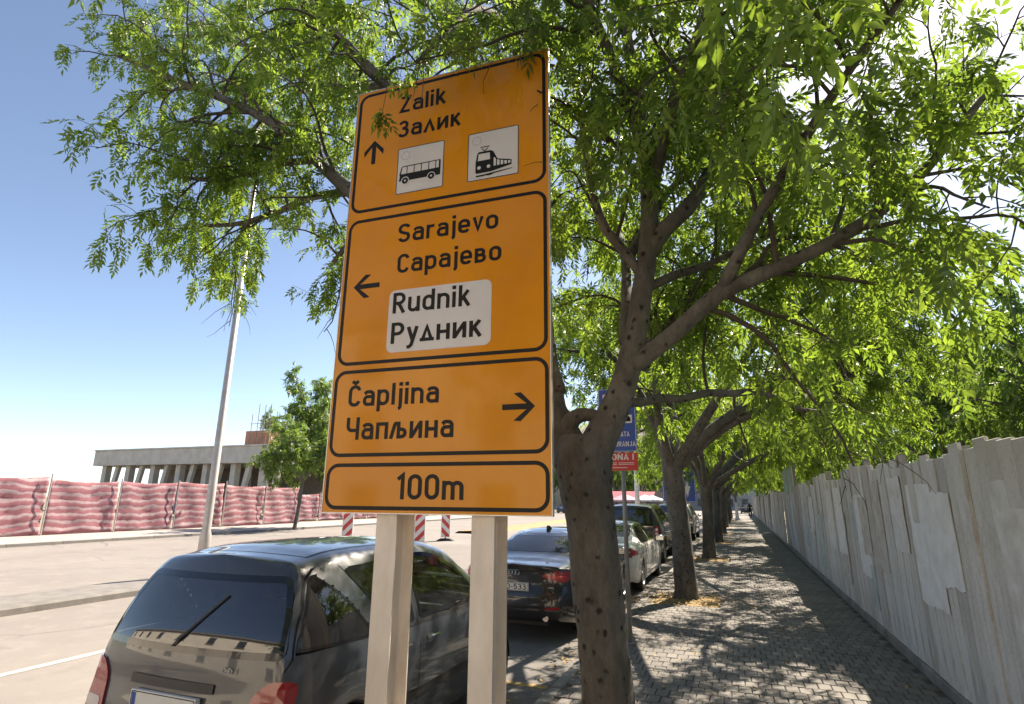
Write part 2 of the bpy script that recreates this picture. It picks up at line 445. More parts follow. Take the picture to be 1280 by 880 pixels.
# ------------------------------------------------------------------ ground, road, kerb, pavement
KX = -1.92                      # road edge of the kerb
ZR = -0.10                      # road level (pavement top = 0)
WALL_X = 1.72
TREE_Y = [3.87, 11.95, 20.4, 28.6, 36.8, 45.0, 53.4, 61.5, 70.0]
TREE_X = [-0.93, -1.10, -1.08, -1.05, -1.05, -1.08, -1.05, -1.05, -1.05]
def sheet(name, x0, x1, y0, y1, z, material, nx=1, ny=1):
    xs = np.linspace(x0, x1, nx + 1); ys = np.linspace(y0, y1, ny + 1)
    V = [(x, y, z) for y in ys for x in xs]
    F = [(j * (nx + 1) + i, j * (nx + 1) + i + 1, (j + 1) * (nx + 1) + i + 1, (j + 1) * (nx + 1) + i) for j in range(ny) for i in range(nx)]
    return mobj(name, V, F, material)
g = sheet('ground', -2500, 2500, -400, 3000, -0.14, mat('far_ground', (0.25, 0.22, 0.16), 0.95, dark=(0.13, 0.14, 0.08), scale=0.02, bmp=0.2)); tag(g, kind='structure')
o = sheet('road', -29.0, KX - 0.0, -40, 260, ZR, M_road); tag(o, kind='structure')
o = sheet('parking_lane', -4.35, KX, -12, 60, ZR + 0.004, M_bay); tag(o, kind='structure')
for y in (6.22, 12.0, 17.9, 23.9, 29.9):
    o = mobj('bay_marking', [(-4.2, y, ZR + 0.008), (KX - 0.12, y, ZR + 0.008), (KX - 0.12, y + 0.11, ZR + 0.008), (-4.2, y + 0.11, ZR + 0.008)], [(0, 1, 2, 3)], M_yellow)
    tag(o, kind='structure')
# kerb stones
kerb = thing('kerb', None, None, (0, 0, 0)); tag(kerb, kind='structure')
ks = raw_mesh('kerb_stone', *(lambda m: (m.V, m.F))(MB().box(0, 0.12, 0.004, 0.996, -0.25, 0.002, bev=0.012)), M_kerb)
for k in range(60):
    o = bpy.data.objects.new('kerb_stone', ks); link(o, kerb)
    o.location = (KX + random.uniform(-0.004, 0.004), 1.0 + k, random.uniform(-0.004, 0.003))
    o.rotation_euler = (0, 0, random.uniform(-0.004, 0.004))
# pavement bed + pavers
def mat_paver():
    m, nt, bs = nodes_of('paver_concrete')
    oi = nt.nodes.new('ShaderNodeObjectInfo'); ge = nt.nodes.new('ShaderNodeNewGeometry')
    ad = nt.nodes.new('ShaderNodeMath'); ad.operation = 'ADD'
    nt.links.new(oi.outputs['Random'], ad.inputs[0]); nt.links.new(ge.outputs['Random Per Island'], ad.inputs[1])
    fr = nt.nodes.new('ShaderNodeMath'); fr.operation = 'FRACT'; nt.links.new(ad.outputs[0], fr.inputs[0])
    c = ramp(nt, fr.outputs[0], [(0.0, (0.145, 0.136, 0.126)), (0.5, (0.172, 0.161, 0.149)), (1.0, (0.205, 0.191, 0.176))])
    tc = ge.outputs['Position']
    big = noise(nt, 0.9, 5, 0.65, vec=tc); fine = noise(nt, 55, 4, 0.7, vec=tc)
    c = mixc(nt, 0.8, c, ramp(nt, big, [(0.3, (0.68, 0.66, 0.64)), (0.65, (1.1, 1.08, 1.05))]), 'MULTIPLY')
    c = mixc(nt, 0.5, c, ramp(nt, fine, [(0.3, (0.6, 0.6, 0.6)), (0.7, (1.3, 1.3, 1.3))]), 'MULTIPLY')
    nt.links.new(c, bs.inputs['Base Color'])
    bs.inputs['Roughness'].default_value = 0.85
    bump(nt, bs, fine, 0.35, 0.004)
    return m
M_paver = mat_paver()
M_joint = mat('joint_sand', (0.12, 0.105, 0.09), 0.95, var=0.4, scale=10, bmp=0.4)
pav = sheet('pavement', KX + 0.11, WALL_X + 0.1, -8, 38.2, -0.016, M_joint); tag(pav, kind='structure')
far_pav = sheet('pavement_far', KX + 0.11, WALL_X + 0.1, 38.2, 140, -0.004, mat('far_paving', (0.20, 0.185, 0.17), 0.85, dark=(0.16, 0.148, 0.135), scale=6, bmp=0.3)); tag(far_pav, kind='structure')
PW, PL = 0.125, 0.205
pm = MB(); J = 0.0045
pm.add([(J, J, -0.05), (PW - J, J, -0.05), (PW - J, PL - J, -0.05), (J, PL - J, -0.05)] + [(J, J, -0.006), (PW - J, J, -0.006), (PW - J, PL - J, -0.006), (J, PL - J, -0.006)] +
       [(J + .006, J + .006, 0), (PW - J - .006, J + .006, 0), (PW - J - .006, PL - J - .006, 0), (J + .006, PL - J - .006, 0)],
       [(8, 9, 10, 11)] + [(a, (a + 1) % 4, (a + 1) % 4 + 4, a + 4) for a in range(4)] + [(a + 4, (a + 1) % 4 + 4, (a + 1) % 4 + 8, a + 8) for a in range(4)])
paver_me = raw_mesh('paver', pm.V, pm.F, M_paver)
pV = np.array(pm.V); pF = np.array(pm.F)
cells = []
PIT = 0.60
def in_pit(cx, cy):
    return any(abs(cx - tx) < PIT + 0.05 and abs(cy - ty) < PIT + 0.08 for tx, ty in zip(TREE_X, TREE_Y))
ny0, ny1 = int(-6 / PL), int(38 / PL)
for j in range(ny0, ny1):
    off = 0.0 if j % 2 else PW / 2
    i = 0
    while True:
        x = KX + 0.125 + i * PW + off - PW / 2
        if x + PW > WALL_X: break
        i += 1
        if x < KX + 0.122: continue
        y = j * PL
        if not in_pit(x + PW / 2, y + PL / 2): cells.append((x, y))
cells = np.array(cells)
# which of them show largest: the nearest ones inside the picture
def pix(p):
    q = np.asarray(p) - np.array([0, 0, CAM_H])
    zc = q @ _fw
    return 640 + F_PX * (q @ RT) / zc, 440 - F_PX * (q @ UP) / zc, zc
P3 = np.column_stack([cells[:, 0] + PW / 2, cells[:, 1] + PL / 2, np.zeros(len(cells))])
q = P3 - np.array([0, 0, CAM_H]); zc = q @ _fw
px = 640 + F_PX * (q @ RT) / np.maximum(zc, 0.1); py = 440 - F_PX * (q @ UP) / np.maximum(zc, 0.1)
vis = (zc > 0.5) & (py < 884) & (px > 640) & (px < 1280)
order = np.where(vis)[0][np.argsort(zc[vis])]
near = set(order[:300].tolist())
jz = rng.normal(0, 0.0013, len(cells)); jt = rng.normal(0, 0.006, (len(cells), 2))
for i in order[:300]:
    o = bpy.data.objects.new('paver', paver_me); link(o, pav)
    o.location = (cells[i, 0], cells[i, 1], jz[i]); o.rotation_euler = (jt[i, 0] * 0.6, jt[i, 1], 0)
rest = np.array([i for i in range(len(cells)) if i not in near])
Vr = pV[None] + np.column_stack([cells[rest], jz[rest]])[:, None, :]
Vr[:, :, 2] += (pV[None, :, 0] - PW / 2) * jt[rest, 0][:, None] + (pV[None, :, 1] - PL / 2) * jt[rest, 1][:, None]
Fr = (pF[None] + (np.arange(len(rest)) * len(pV))[:, None, None]).reshape(-1, 4)
o = mobj('paver_field', Vr.reshape(-1, 3), Fr, M_paver, pav); tag(o, kind='stuff')
# tree pits with dry soil and fallen leaves
def mat_litter():
    m, nt, bs = nodes_of('leaf_litter_soil')
    f = noise(nt, 14, 6, 0.75); f2 = noise(nt, 60, 4, 0.7)
    c = ramp(nt, f, [(0.3, (0.16, 0.11, 0.06)), (0.5, (0.32, 0.22, 0.10)), (0.7, (0.50, 0.37, 0.18))])
    c = mixc(nt, 0.6, c, ramp(nt, f2, [(0.3, (0.5, 0.5, 0.5)), (0.7, (1.4, 1.4, 1.4))]), 'MULTIPLY')
    nt.links.new(c, bs.inputs['Base Color']); bs.inputs['Roughness'].default_value = 0.95
    bump(nt, bs, f2, 0.8, 0.02)
    return m
M_litter = mat_litter()
M_dryleaf = mat('dry_leaf', (0.42, 0.29, 0.11), 0.8, dark=(0.24, 0.15, 0.06), scale=3)
def leaf_litter(n, cx, cy, sx, sy, z):
    a = rng.uniform(0, 2 * math.pi, n); l = rng.uniform(0.03, 0.07, n); w = l * 0.28
    c = np.column_stack([cx + rng.normal(0, sx, n), cy + rng.normal(0, sy, n), z + rng.uniform(0.004, 0.03, n)])
    u = np.column_stack([np.cos(a), np.sin(a), rng.normal(0, 0.3, n)]); v = np.column_stack([-np.sin(a), np.cos(a), rng.normal(0, 0.3, n)])
    V = np.stack([c - u * l[:, None] / 2, c + v * w[:, None], c + u * l[:, None] / 2, c - v * w[:, None]], 1).reshape(-1, 3)
    return V, np.arange(n * 4).reshape(-1, 4)
for k, (tx, ty) in enumerate(zip(TREE_X, TREE_Y)):
    n = 15
    gx = np.linspace(-1, 1, n)
    V = []; 
    for b in gx:
        for a in gx:
            rr = max(abs(a), abs(b))
            h = -0.012 + 0.055 * (1 - rr) ** 0.7 + 0.012 * math.sin(a * 9 + k) * math.cos(b * 8 + 2 * k) * (1 - rr)
            V.append((tx + a * PIT, ty + b * PIT, h))
    F = [(j * n + i, j * n + i + 1, (j + 1) * n + i + 1, (j + 1) * n + i) for j in range(n - 1) for i in range(n - 1)]
    o = mobj('tree_pit_soil', V, F, M_litter, None, True); tag(o, kind='structure')
    if k < 4:
        V, F = leaf_litter(700 if k < 2 else 400, tx, ty, 0.42, 0.42, 0.02)
        o = mobj('fallen_leaves', V, F, M_dryleaf); tag(o, 'dry yellow leaves scattered round a street tree trunk', 'leaves', kind='stuff')
V, F = leaf_litter(260, -0.1, 9.0, 0.9, 5.0, 0.0)
o = mobj('fallen_leaves', V, F, M_dryleaf); tag(o, 'sparse dry leaves lying on the paved walkway', 'leaves', kind='stuff')
V, F = leaf_litter(300, KX - 0.25, 9.0, 0.12, 5.0, ZR)
o = mobj('fallen_leaves', V, F, M_dryleaf); tag(o, 'dry leaves gathered in the gutter by the kerb', 'leaves', kind='stuff')
# ------------------------------------------------------------------ the orange direction sign
def mat_orange():
    m, nt, bs = nodes_of('orange_reflective_sheet')
    f = noise(nt, 1.4, 5, 0.6); f2 = noise(nt, 9, 5, 0.65, stretch=(1, 1, 0.3))
    c = ramp(nt, f, [(0.35, (0.64, 0.225, 0.001)), (0.65, (0.72, 0.27, 0.001))])
    c = mixc(nt, ramp(nt, f2, [(0.58, (0, 0, 0)), (0.8, (0.25, 0.25, 0.25))]), c, (0.62, 0.25, 0.015))
    f3 = noise(nt, 2.4, 6, 0.7, stretch=(6, 6, 0.35))
    c = mixc(nt, ramp(nt, f3, [(0.60, (0, 0, 0)), (0.78, (0.16, 0.16, 0.16))]), c, (0.30, 0.20, 0.10))
    nt.links.new(c, bs.inputs['Base Color'])
    bs.inputs['Roughness'].default_value = 0.42
    bs.inputs['Coat Weight'].default_value = 0.45
    bs.inputs['Specular IOR Level'].default_value = 0.2
    bs.inputs['Coat Roughness'].default_value = 0.07
    bs.inputs['Coat IOR'].default_value = 1.45
    return m
M_orange = mat_orange()
M_alu = mat('aluminium_edge', (0.62, 0.60, 0.57), 0.4, 0.6, var=0.15, scale=6)
SW, SH, SZ, SU = 1.542, 3.167, 1.710, 0.79
yaw = R_(2.74)
sign = thing('direction_sign', 'tall orange direction sign with black arrows and town names on two steel posts', 'road sign', (-2.5209 + SU * math.cos(yaw), 3.07 + SU * math.sin(yaw), 0), yaw)
S4 = Matrix(((1, 0, 0, -SU), (0, 0, -1, 0), (0, 1, 0, SZ), (0, 0, 0, 1)))
def rr(u0, v0, u1, v1, r, n=7): return rrect(u0, v0, u1, v1, r, n)
flat_poly('panel', rr(0.006, 0.006, SW - 0.006, SH - 0.006, 0.012), S4, M_orange, sign, 0.0, 0.028)
mb = MB()
for (a, b, c, d) in ((0, 0, SW, 0.006), (0, SH - 0.006, SW, SH), (0, 0.0062, 0.0058, SH - 0.0062), (SW - 0.0058, 0.0062, SW, SH - 0.0062)):
    mb.box(a - SU, c - SU, -0.003, 0.034, b + SZ, d + SZ)
mb.build('edge_frame', M_alu, sign)
for (u0, v0, u1, v1) in ((0.022, 2.118, 1.520, 3.142), (0.022, 0.966, 1.522, 2.060), (0.018, 0.352, 1.526, 0.932), (0.018, 0.022, 1.526, 0.312)):
    ring_poly('border_line', rr(u0, v0, u1, v1, 0.085, 9), rr(u0 + 0.024, v0 + 0.024, u1 - 0.024, v1 - 0.024, 0.061, 9), S4, M_black, sign, 0.0012)
for txt, u, v, h, w in (('Zalik', 0.378, 2.905, 0.142, 0.385), ('Залик', 0.378, 2.690, 0.142, 0.510),
                        ('Sarajevo', 0.437, 1.832, 0.142, 0.752), ('Сарајево', 0.446, 1.600, 0.142, 0.768),
                        ('Čapljina', 0.138, 0.682, 0.145, 0.668), ('Чапљина', 0.140, 0.462, 0.148, 0.775), ('100m', 0.548, 0.088, 0.152, 0.446)):
    text_obj('lettering', txt, h, S4 @ Matrix.Translation((u, v, 0)), M_black, sign, w)
def arrow(u, v, s, ang, name='arrow'):
    # tip towards +v, drawn in a unit of s, the tip at (u, v)
    st, wd = 0.085, 0.42
    poly = [(0, 0), (wd, -wd * 0.98 - 0.02), (wd - 0.02, -wd * 0.98 - 0.24), (0.085, -0.26), (0.085, -1), (-0.085, -1), (-0.085, -0.26), (-wd + 0.02, -wd * 0.98 - 0.24), (-wd, -wd * 0.98 - 0.02)]
    ca, sa = math.cos(ang), math.sin(ang)
    P = [(u + s * (a * ca - b * sa), v + s * (a * sa + b * ca)) for a, b in poly]
    flat_poly(name, P, S4, M_black, sign, 0.0014)
arrow(0.182, 2.712, 0.200, 0)
arrow(0.104, 1.535, 0.210, math.pi / 2)
arrow(1.440, 0.632, 0.208, -math.pi / 2)
rp = flat_poly('white_panel', rr(0.400, 1.034, 1.150, 1.476, 0.045), S4, M_white_sheet, sign, 0.0012)
for txt, v, w in (('Rudnik', 1.308, 0.572), ('Рудник', 1.094, 0.655)):
    text_obj('lettering', txt, 0.148, S4 @ Matrix.Translation((0.432, v, 0)), M_black, rp, w, 0.003)
M_line = mat('thin_dark_line', (0.05, 0.045, 0.045), 0.5)
def tile(u0, v0, u1, v1):
    t = flat_poly('pictogram_tile', rr(u0, v0, u1, v1, 0.008, 3), S4, M_white_sheet, sign, 0.0012)
    ring_poly('tile_outline', rr(u0, v0, u1, v1, 0.010, 3), rr(u0 + 0.006, v0 + 0.006, u1 - 0.006, v1 - 0.006, 0.008, 3), S4, M_line, t, 0.0022)
    c = arc(u0 + 0.066, v1 - 0.066, 0.033, 0.033, 0, 345, 24)
    V, F = stroke_poly(c, 0.0009, True)
    MB().add([tuple(S4 @ Vector((a, b, 0.0022))) for a, b in V], F).build('sticker_ring', M_line, t, fix=False)
    return t
t1 = tile(0.392, 2.216, 0.768, 2.592)
t2 = tile(0.953, 2.212, 1.328, 2.592)
def picto(name, polys, t, z=0.0026):
    mb = MB()
    for k, (P, h) in enumerate(polys):
        n = len(P)
        mb.add([tuple(S4 @ Vector((a, b, z + 0.0002 * k))) for a, b in P], [tuple(range(n))], h)
    return mb.build(name, [M_black, M_white_sheet], t, fix=False)
bx, by = 0.414, 2.318
Q = lambda P: [(bx + a * 0.33, by + b * 0.33) for a, b in P]
bus = [(Q([(0, 0), (0.02, 0.16), (1.0, 0.16), (1.0, 0.0)]), 0), (Q([(0.0, 0.14), (0.045, 0.345), (0.07, 0.37), (0.99, 0.37), (1.0, 0.35), (1.0, 0.14)]), 0)]
xs = [0.045, 0.20, 0.375, 0.55, 0.73, 0.90, 0.985]
for a, b in zip(xs[:-1], xs[1:]):
    s0 = 0.03 if a < 0.1 else 0.0
    bus.append((Q([(a, 0.175), (b - 0.022, 0.175), (b - 0.022, 0.345), (a + s0, 0.345)]), 1))
for cxw in (0.155, 0.79):
    bus.append((Q(arc(cxw, 0.0, 0.098, 0.098, 0, 345, 22)), 1)); bus.append((Q(arc(cxw, 0.0, 0.078, 0.078, 0, 345, 22)), 0)); bus.append((Q(arc(cxw, 0.0, 0.026, 0.026, 0, 330, 12)), 1))
picto('bus_pictogram', bus, t1)
bx, by = 1.014, 2.238
Q = lambda P: [(bx + a * 0.27, by + b * 0.27) for a, b in P]
tram = [(Q([(0.0, 0.16), (0.02, 0.10), (0.42, 0.10), (0.98, 0.20), (0.98, 0.34), (0.60, 0.44), (0.48, 0.68), (0.40, 0.72), (0.08, 0.72), (0.04, 0.66), (0.0, 0.42)]), 0),
        (Q([(0.06, 0.46), (0.40, 0.46), (0.385, 0.66), (0.08, 0.66)]), 1), (Q(arc(0.10, 0.26, 0.05, 0.05, 0, 345, 16)), 1), (Q(arc(0.36, 0.26, 0.05, 0.05, 0, 345, 16)), 1),
        (Q([(0.02, 0.0), (0.20, 0.0), (1.0, 0.085), (1.0, 0.105), (0.18, 0.045), (0.02, 0.045)]), 0), (Q([(0.28, 0.0), (0.42, 0.0), (0.52, 0.035), (0.40, 0.03)]), 0)]
for a, b, c0, c1 in ((0.50, 0.56, 0.50, 0.44), (0.59, 0.66, 0.41, 0.385), (0.69, 0.76, 0.375, 0.355), (0.79, 0.86, 0.345, 0.33), (0.89, 0.95, 0.32, 0.315)):
    tram.append((Q([(a, 0.24), (b, 0.245), (b, c1), (a, c0)]), 1))
for P in ([(0.13, 0.845), (0.38, 0.845)], [(0.16, 0.80), (0.25, 0.725), (0.34, 0.80)]):
    V, F = stroke_poly(P, 0.012, False)
    for f in F: tram.append((Q([tuple(V[i]) for i in f]), 0))
picto('train_pictogram', tram, t2)
# two steel I-beam posts
M_post = mat('galvanised_post', (0.86, 0.77, 0.68), 0.6, 0.0, dark=(0.72, 0.63, 0.545), scale=7.0, bmp=0.06, rvar=0.1, stretch=(1, 1, 0.35))
for u0, u1 in ((0.392, 0.534), (1.036, 1.180)):
    x0, x1 = u0 - SU, u1 - SU; xm = (x0 + x1) / 2
    prof = [(x0, 0.036), (x1, 0.036), (x1, 0.047), (xm + 0.012, 0.049), (xm + 0.0035, 0.058), (xm + 0.0035, 0.252), (xm + 0.012, 0.261), (x1, 0.263), (x1, 0.274), (x0, 0.274), (x0, 0.263), (xm - 0.012, 0.261), (xm - 0.0035, 0.252), (xm - 0.0035, 0.058), (xm - 0.012, 0.049), (x0, 0.047)]
    mb = MB(); n = len(prof)
    V = [(a, b, z) for z in (-0.12, 4.75) for a, b in prof]
    # caps as three quads each to stay convex
    F = [(i, (i + 1) % n, (i + 1) % n + n, i + n) for i in range(n)]
    for o_ in (0, n):
        F += [tuple(k + o_ for k in (0, 1, 2, 3, 14, 15)), tuple(k + o_ for k in (3, 4, 13, 14)), tuple(k + o_ for k in (4, 5, 12, 13)), tuple(k + o_ for k in (5, 6, 11, 12)), tuple(k + o_ for k in (6, 7, 8, 9, 10, 11))]
    mb.add(V, F).build('post', M_post, sign)
    MB().box(x0 - 0.09, x1 + 0.09, -0.05, 0.36, -0.02, 0.012, bev=0.003).build('base_plate', M_galv, sign)
for z in (2.05, 2.95, 3.85, 4.6):
    MB().box(0.03 - SU, SW - 0.03 - SU, 0.0285, 0.0355, z, z + 0.05).build('back_rail', M_alu, sign)
# ------------------------------------------------------------------ cars
def pchip(x, y, q):
    x = np.asarray(x, float); y = np.asarray(y, float); q = np.clip(np.asarray(q, float), x[0], x[-1])
    h = np.diff(x); d = np.diff(y) / h
    m = np.zeros(len(x)); m[0] = d[0]; m[-1] = d[-1]
    for i in range(1, len(x) - 1):
        if d[i - 1] * d[i] > 0:
            w1 = 2 * h[i] + h[i - 1]; w2 = h[i] + 2 * h[i - 1]
            m[i] = (w1 + w2) / (w1 / d[i - 1] + w2 / d[i])
    i = np.clip(np.searchsorted(x, q) - 1, 0, len(x) - 2)
    t = (q - x[i]) / h[i]
    return y[i] * (2 * t**3 - 3 * t**2 + 1) + h[i] * m[i] * (t**3 - 2 * t**2 + t) + y[i + 1] * (-2 * t**3 + 3 * t**2) + h[i] * m[i + 1] * (t**3 - t**2)
def paint(name, col, metal=0.6, rough=0.35, dust=0.25):
    if name in _M: return _M[name]
    m, nt, bs = nodes_of(name)
    bs.inputs['Metallic'].default_value = metal
    bs.inputs['Coat Weight'].default_value = 1.0
    bs.inputs['Coat Roughness'].default_value = 0.04
    f = noise(nt, 3.0, 6, 0.7); f2 = noise(nt, 300, 2, 0.5)
    c = mixc(nt, 0.25, (*col, 1), ramp(nt, f2, [(0.3, tuple(v * 0.6 for v in col)), (0.7, tuple(min(1, v * 1.6) for v in col))]))
    c = mixc(nt, ramp(nt, f, [(0.45, (0, 0, 0)), (0.8, (dust, dust, dust))]), c, (0.30, 0.26, 0.22))
    nt.links.new(c, bs.inputs['Base Color'])
    mr = nt.nodes.new('ShaderNodeMapRange'); mr.inputs[3].default_value = rough - 0.06; mr.inputs[4].default_value = rough + 0.2
    nt.links.new(f, mr.inputs[0]); nt.links.new(mr.outputs[0], bs.inputs['Roughness'])
    _M[name] = m
    return m
def car_glass(name, tint, refl=0.06):
    if name in _M: return _M[name]
    m = bpy.data.materials.new(name); m.use_nodes = True; nt = m.node_tree; nt.nodes.clear()
    tr = nt.nodes.new('ShaderNodeBsdfTransparent'); tr.inputs[0].default_value = (*tint, 1)
    gl = nt.nodes.new('ShaderNodeBsdfGlossy'); gl.inputs['Roughness'].default_value = 0.03
    df = nt.nodes.new('ShaderNodeBsdfDiffuse'); df.inputs[0].default_value = (0.25, 0.23, 0.20, 1)
    fr = nt.nodes.new('ShaderNodeFresnel'); fr.inputs[0].default_value = 1.55
    ad = nt.nodes.new('ShaderNodeMath'); ad.operation = 'ADD'; ad.inputs[1].default_value = refl
    mx = nt.nodes.new('ShaderNodeMixShader'); mx2 = nt.nodes.new('ShaderNodeMixShader')
    n = noise(nt, 5, 5, 0.7)
    mr = nt.nodes.new('ShaderNodeMapRange'); mr.inputs[3].default_value = 0.0; mr.inputs[4].default_value = 0.07
    nt.links.new(n, mr.inputs[0])
    out = nt.nodes.new('ShaderNodeOutputMaterial')
    nt.links.new(fr.outputs[0], ad.inputs[0]); nt.links.new(ad.outputs[0], mx.inputs[0])
    nt.links.new(tr.outputs[0], mx.inputs[1]); nt.links.new(gl.outputs[0], mx.inputs[2])
    nt.links.new(mr.outputs[0], mx2.inputs[0]); nt.links.new(mx.outputs[0], mx2.inputs[1]); nt.links.new(df.outputs[0], mx2.inputs[2])
    nt.links.new(mx2.outputs[0], out.inputs[0])
    _M[name] = m
    return m
M_glass = car_glass('car_glass', (0.82, 0.90, 0.84), 0.04)
M_glass_dark = car_glass('tinted_car_glass', (0.035, 0.04, 0.045), 0.10)
M_frit = mat('black_glass_border', (0.008, 0.008, 0.009), 0.12, coat=0.5)
M_seam = mat('panel_gap', (0.004, 0.004, 0.004), 0.9)
M_cabin = mat('cabin_trim', (0.035, 0.034, 0.034), 0.85, var=0.3, scale=8)
M_chrome = mat('chrome', (0.72, 0.72, 0.72), 0.15, 1.0, var=0.1, scale=4)
M_rim = mat('alloy_rim', (0.42, 0.42, 0.43), 0.35, 0.85, var=0.25, scale=8)
M_plate = mat('number_plate_white', (0.68, 0.68, 0.66), 0.4, var=0.1, scale=9)
def mat_tail(name, col, emis=0):
    if name in _M: return _M[name]
    m, nt, bs = nodes_of(name)
    f = noise(nt, 1.0, 1, 0.5)
    w = nt.nodes.new('ShaderNodeTexWave'); w.wave_type = 'BANDS'; w.bands_direction = 'Z'; w.inputs['Scale'].default_value = 45; w.inputs['Distortion'].default_value = 0.3
    tc = nt.nodes.new('ShaderNodeTexCoord'); nt.links.new(tc.outputs['Object'], w.inputs['Vector'])
    nt.links.new(ramp(nt, w.outputs[1], [(0.0, tuple(v * 0.7 for v in col)), (1.0, col)]), bs.inputs['Base Color'])
    bs.inputs['Roughness'].default_value = 0.18; bs.inputs['Coat Weight'].default_value = 1.0; bs.inputs['Coat Roughness'].default_value = 0.02
    _M[name] = m
    return m
M_tail = mat_tail('red_tail_lens', (0.34, 0.008, 0.012))
M_tail_clear = mat_tail('clear_tail_lens', (0.55, 0.50, 0.48))
def in_poly(P, poly):
    P = np.asarray(P); poly = np.asarray(poly)
    inside = np.zeros(len(P), bool)
    j = len(poly) - 1
    for i in range(len(poly)):
        xi, yi = poly[i]; xj, yj = poly[j]
        c = ((yi > P[:, 1]) != (yj > P[:, 1])) & (P[:, 0] < (xj - xi) * (P[:, 1] - yi) / (yj - yi + 1e-12) + xi)
        inside ^= c
        j = i
    return inside
def round_poly(P, r, n=5):
    P = [np.array(p, float) for p in P]; out = []
    m = len(P)
    for i in range(m):
        a, b, c = P[i - 1], P[i], P[(i + 1) % m]
        rr_ = r[i] if isinstance(r, (list, tuple)) else r
        da = np.linalg.norm(a - b); dc = np.linalg.norm(c - b)
        k = min(rr_, da * 0.45, dc * 0.45)
        p0 = b + (a - b) / da * k; p2 = b + (c - b) / dc * k
        for t in np.linspace(0, 1, n):
            out.append((1 - t)**2 * p0 + 2 * t * (1 - t) * b + t * t * p2)
    return out
def resample(P, step):
    P = [np.array(p, float) for p in P]; out = []
    for i in range(len(P)):
        a, b = P[i], P[(i + 1) % len(P)]
        k = max(1, int(np.linalg.norm(b - a) / step))
        for t in range(k): out.append(a + (b - a) * t / k)
    return out
def inset_poly(P, d):
    P = np.asarray(P); n = len(P)
    A = 0.5 * np.sum(P[:, 0] * np.roll(P[:, 1], -1) - np.roll(P[:, 0], -1) * P[:, 1])
    s = 1 if A > 0 else -1
    T = np.roll(P, -1, 0) - np.roll(P, 1, 0)
    T /= np.maximum(np.linalg.norm(T, axis=1, keepdims=True), 1e-9)
    N = np.column_stack([-T[:, 1], T[:, 0]]) * s
    return P + N * d

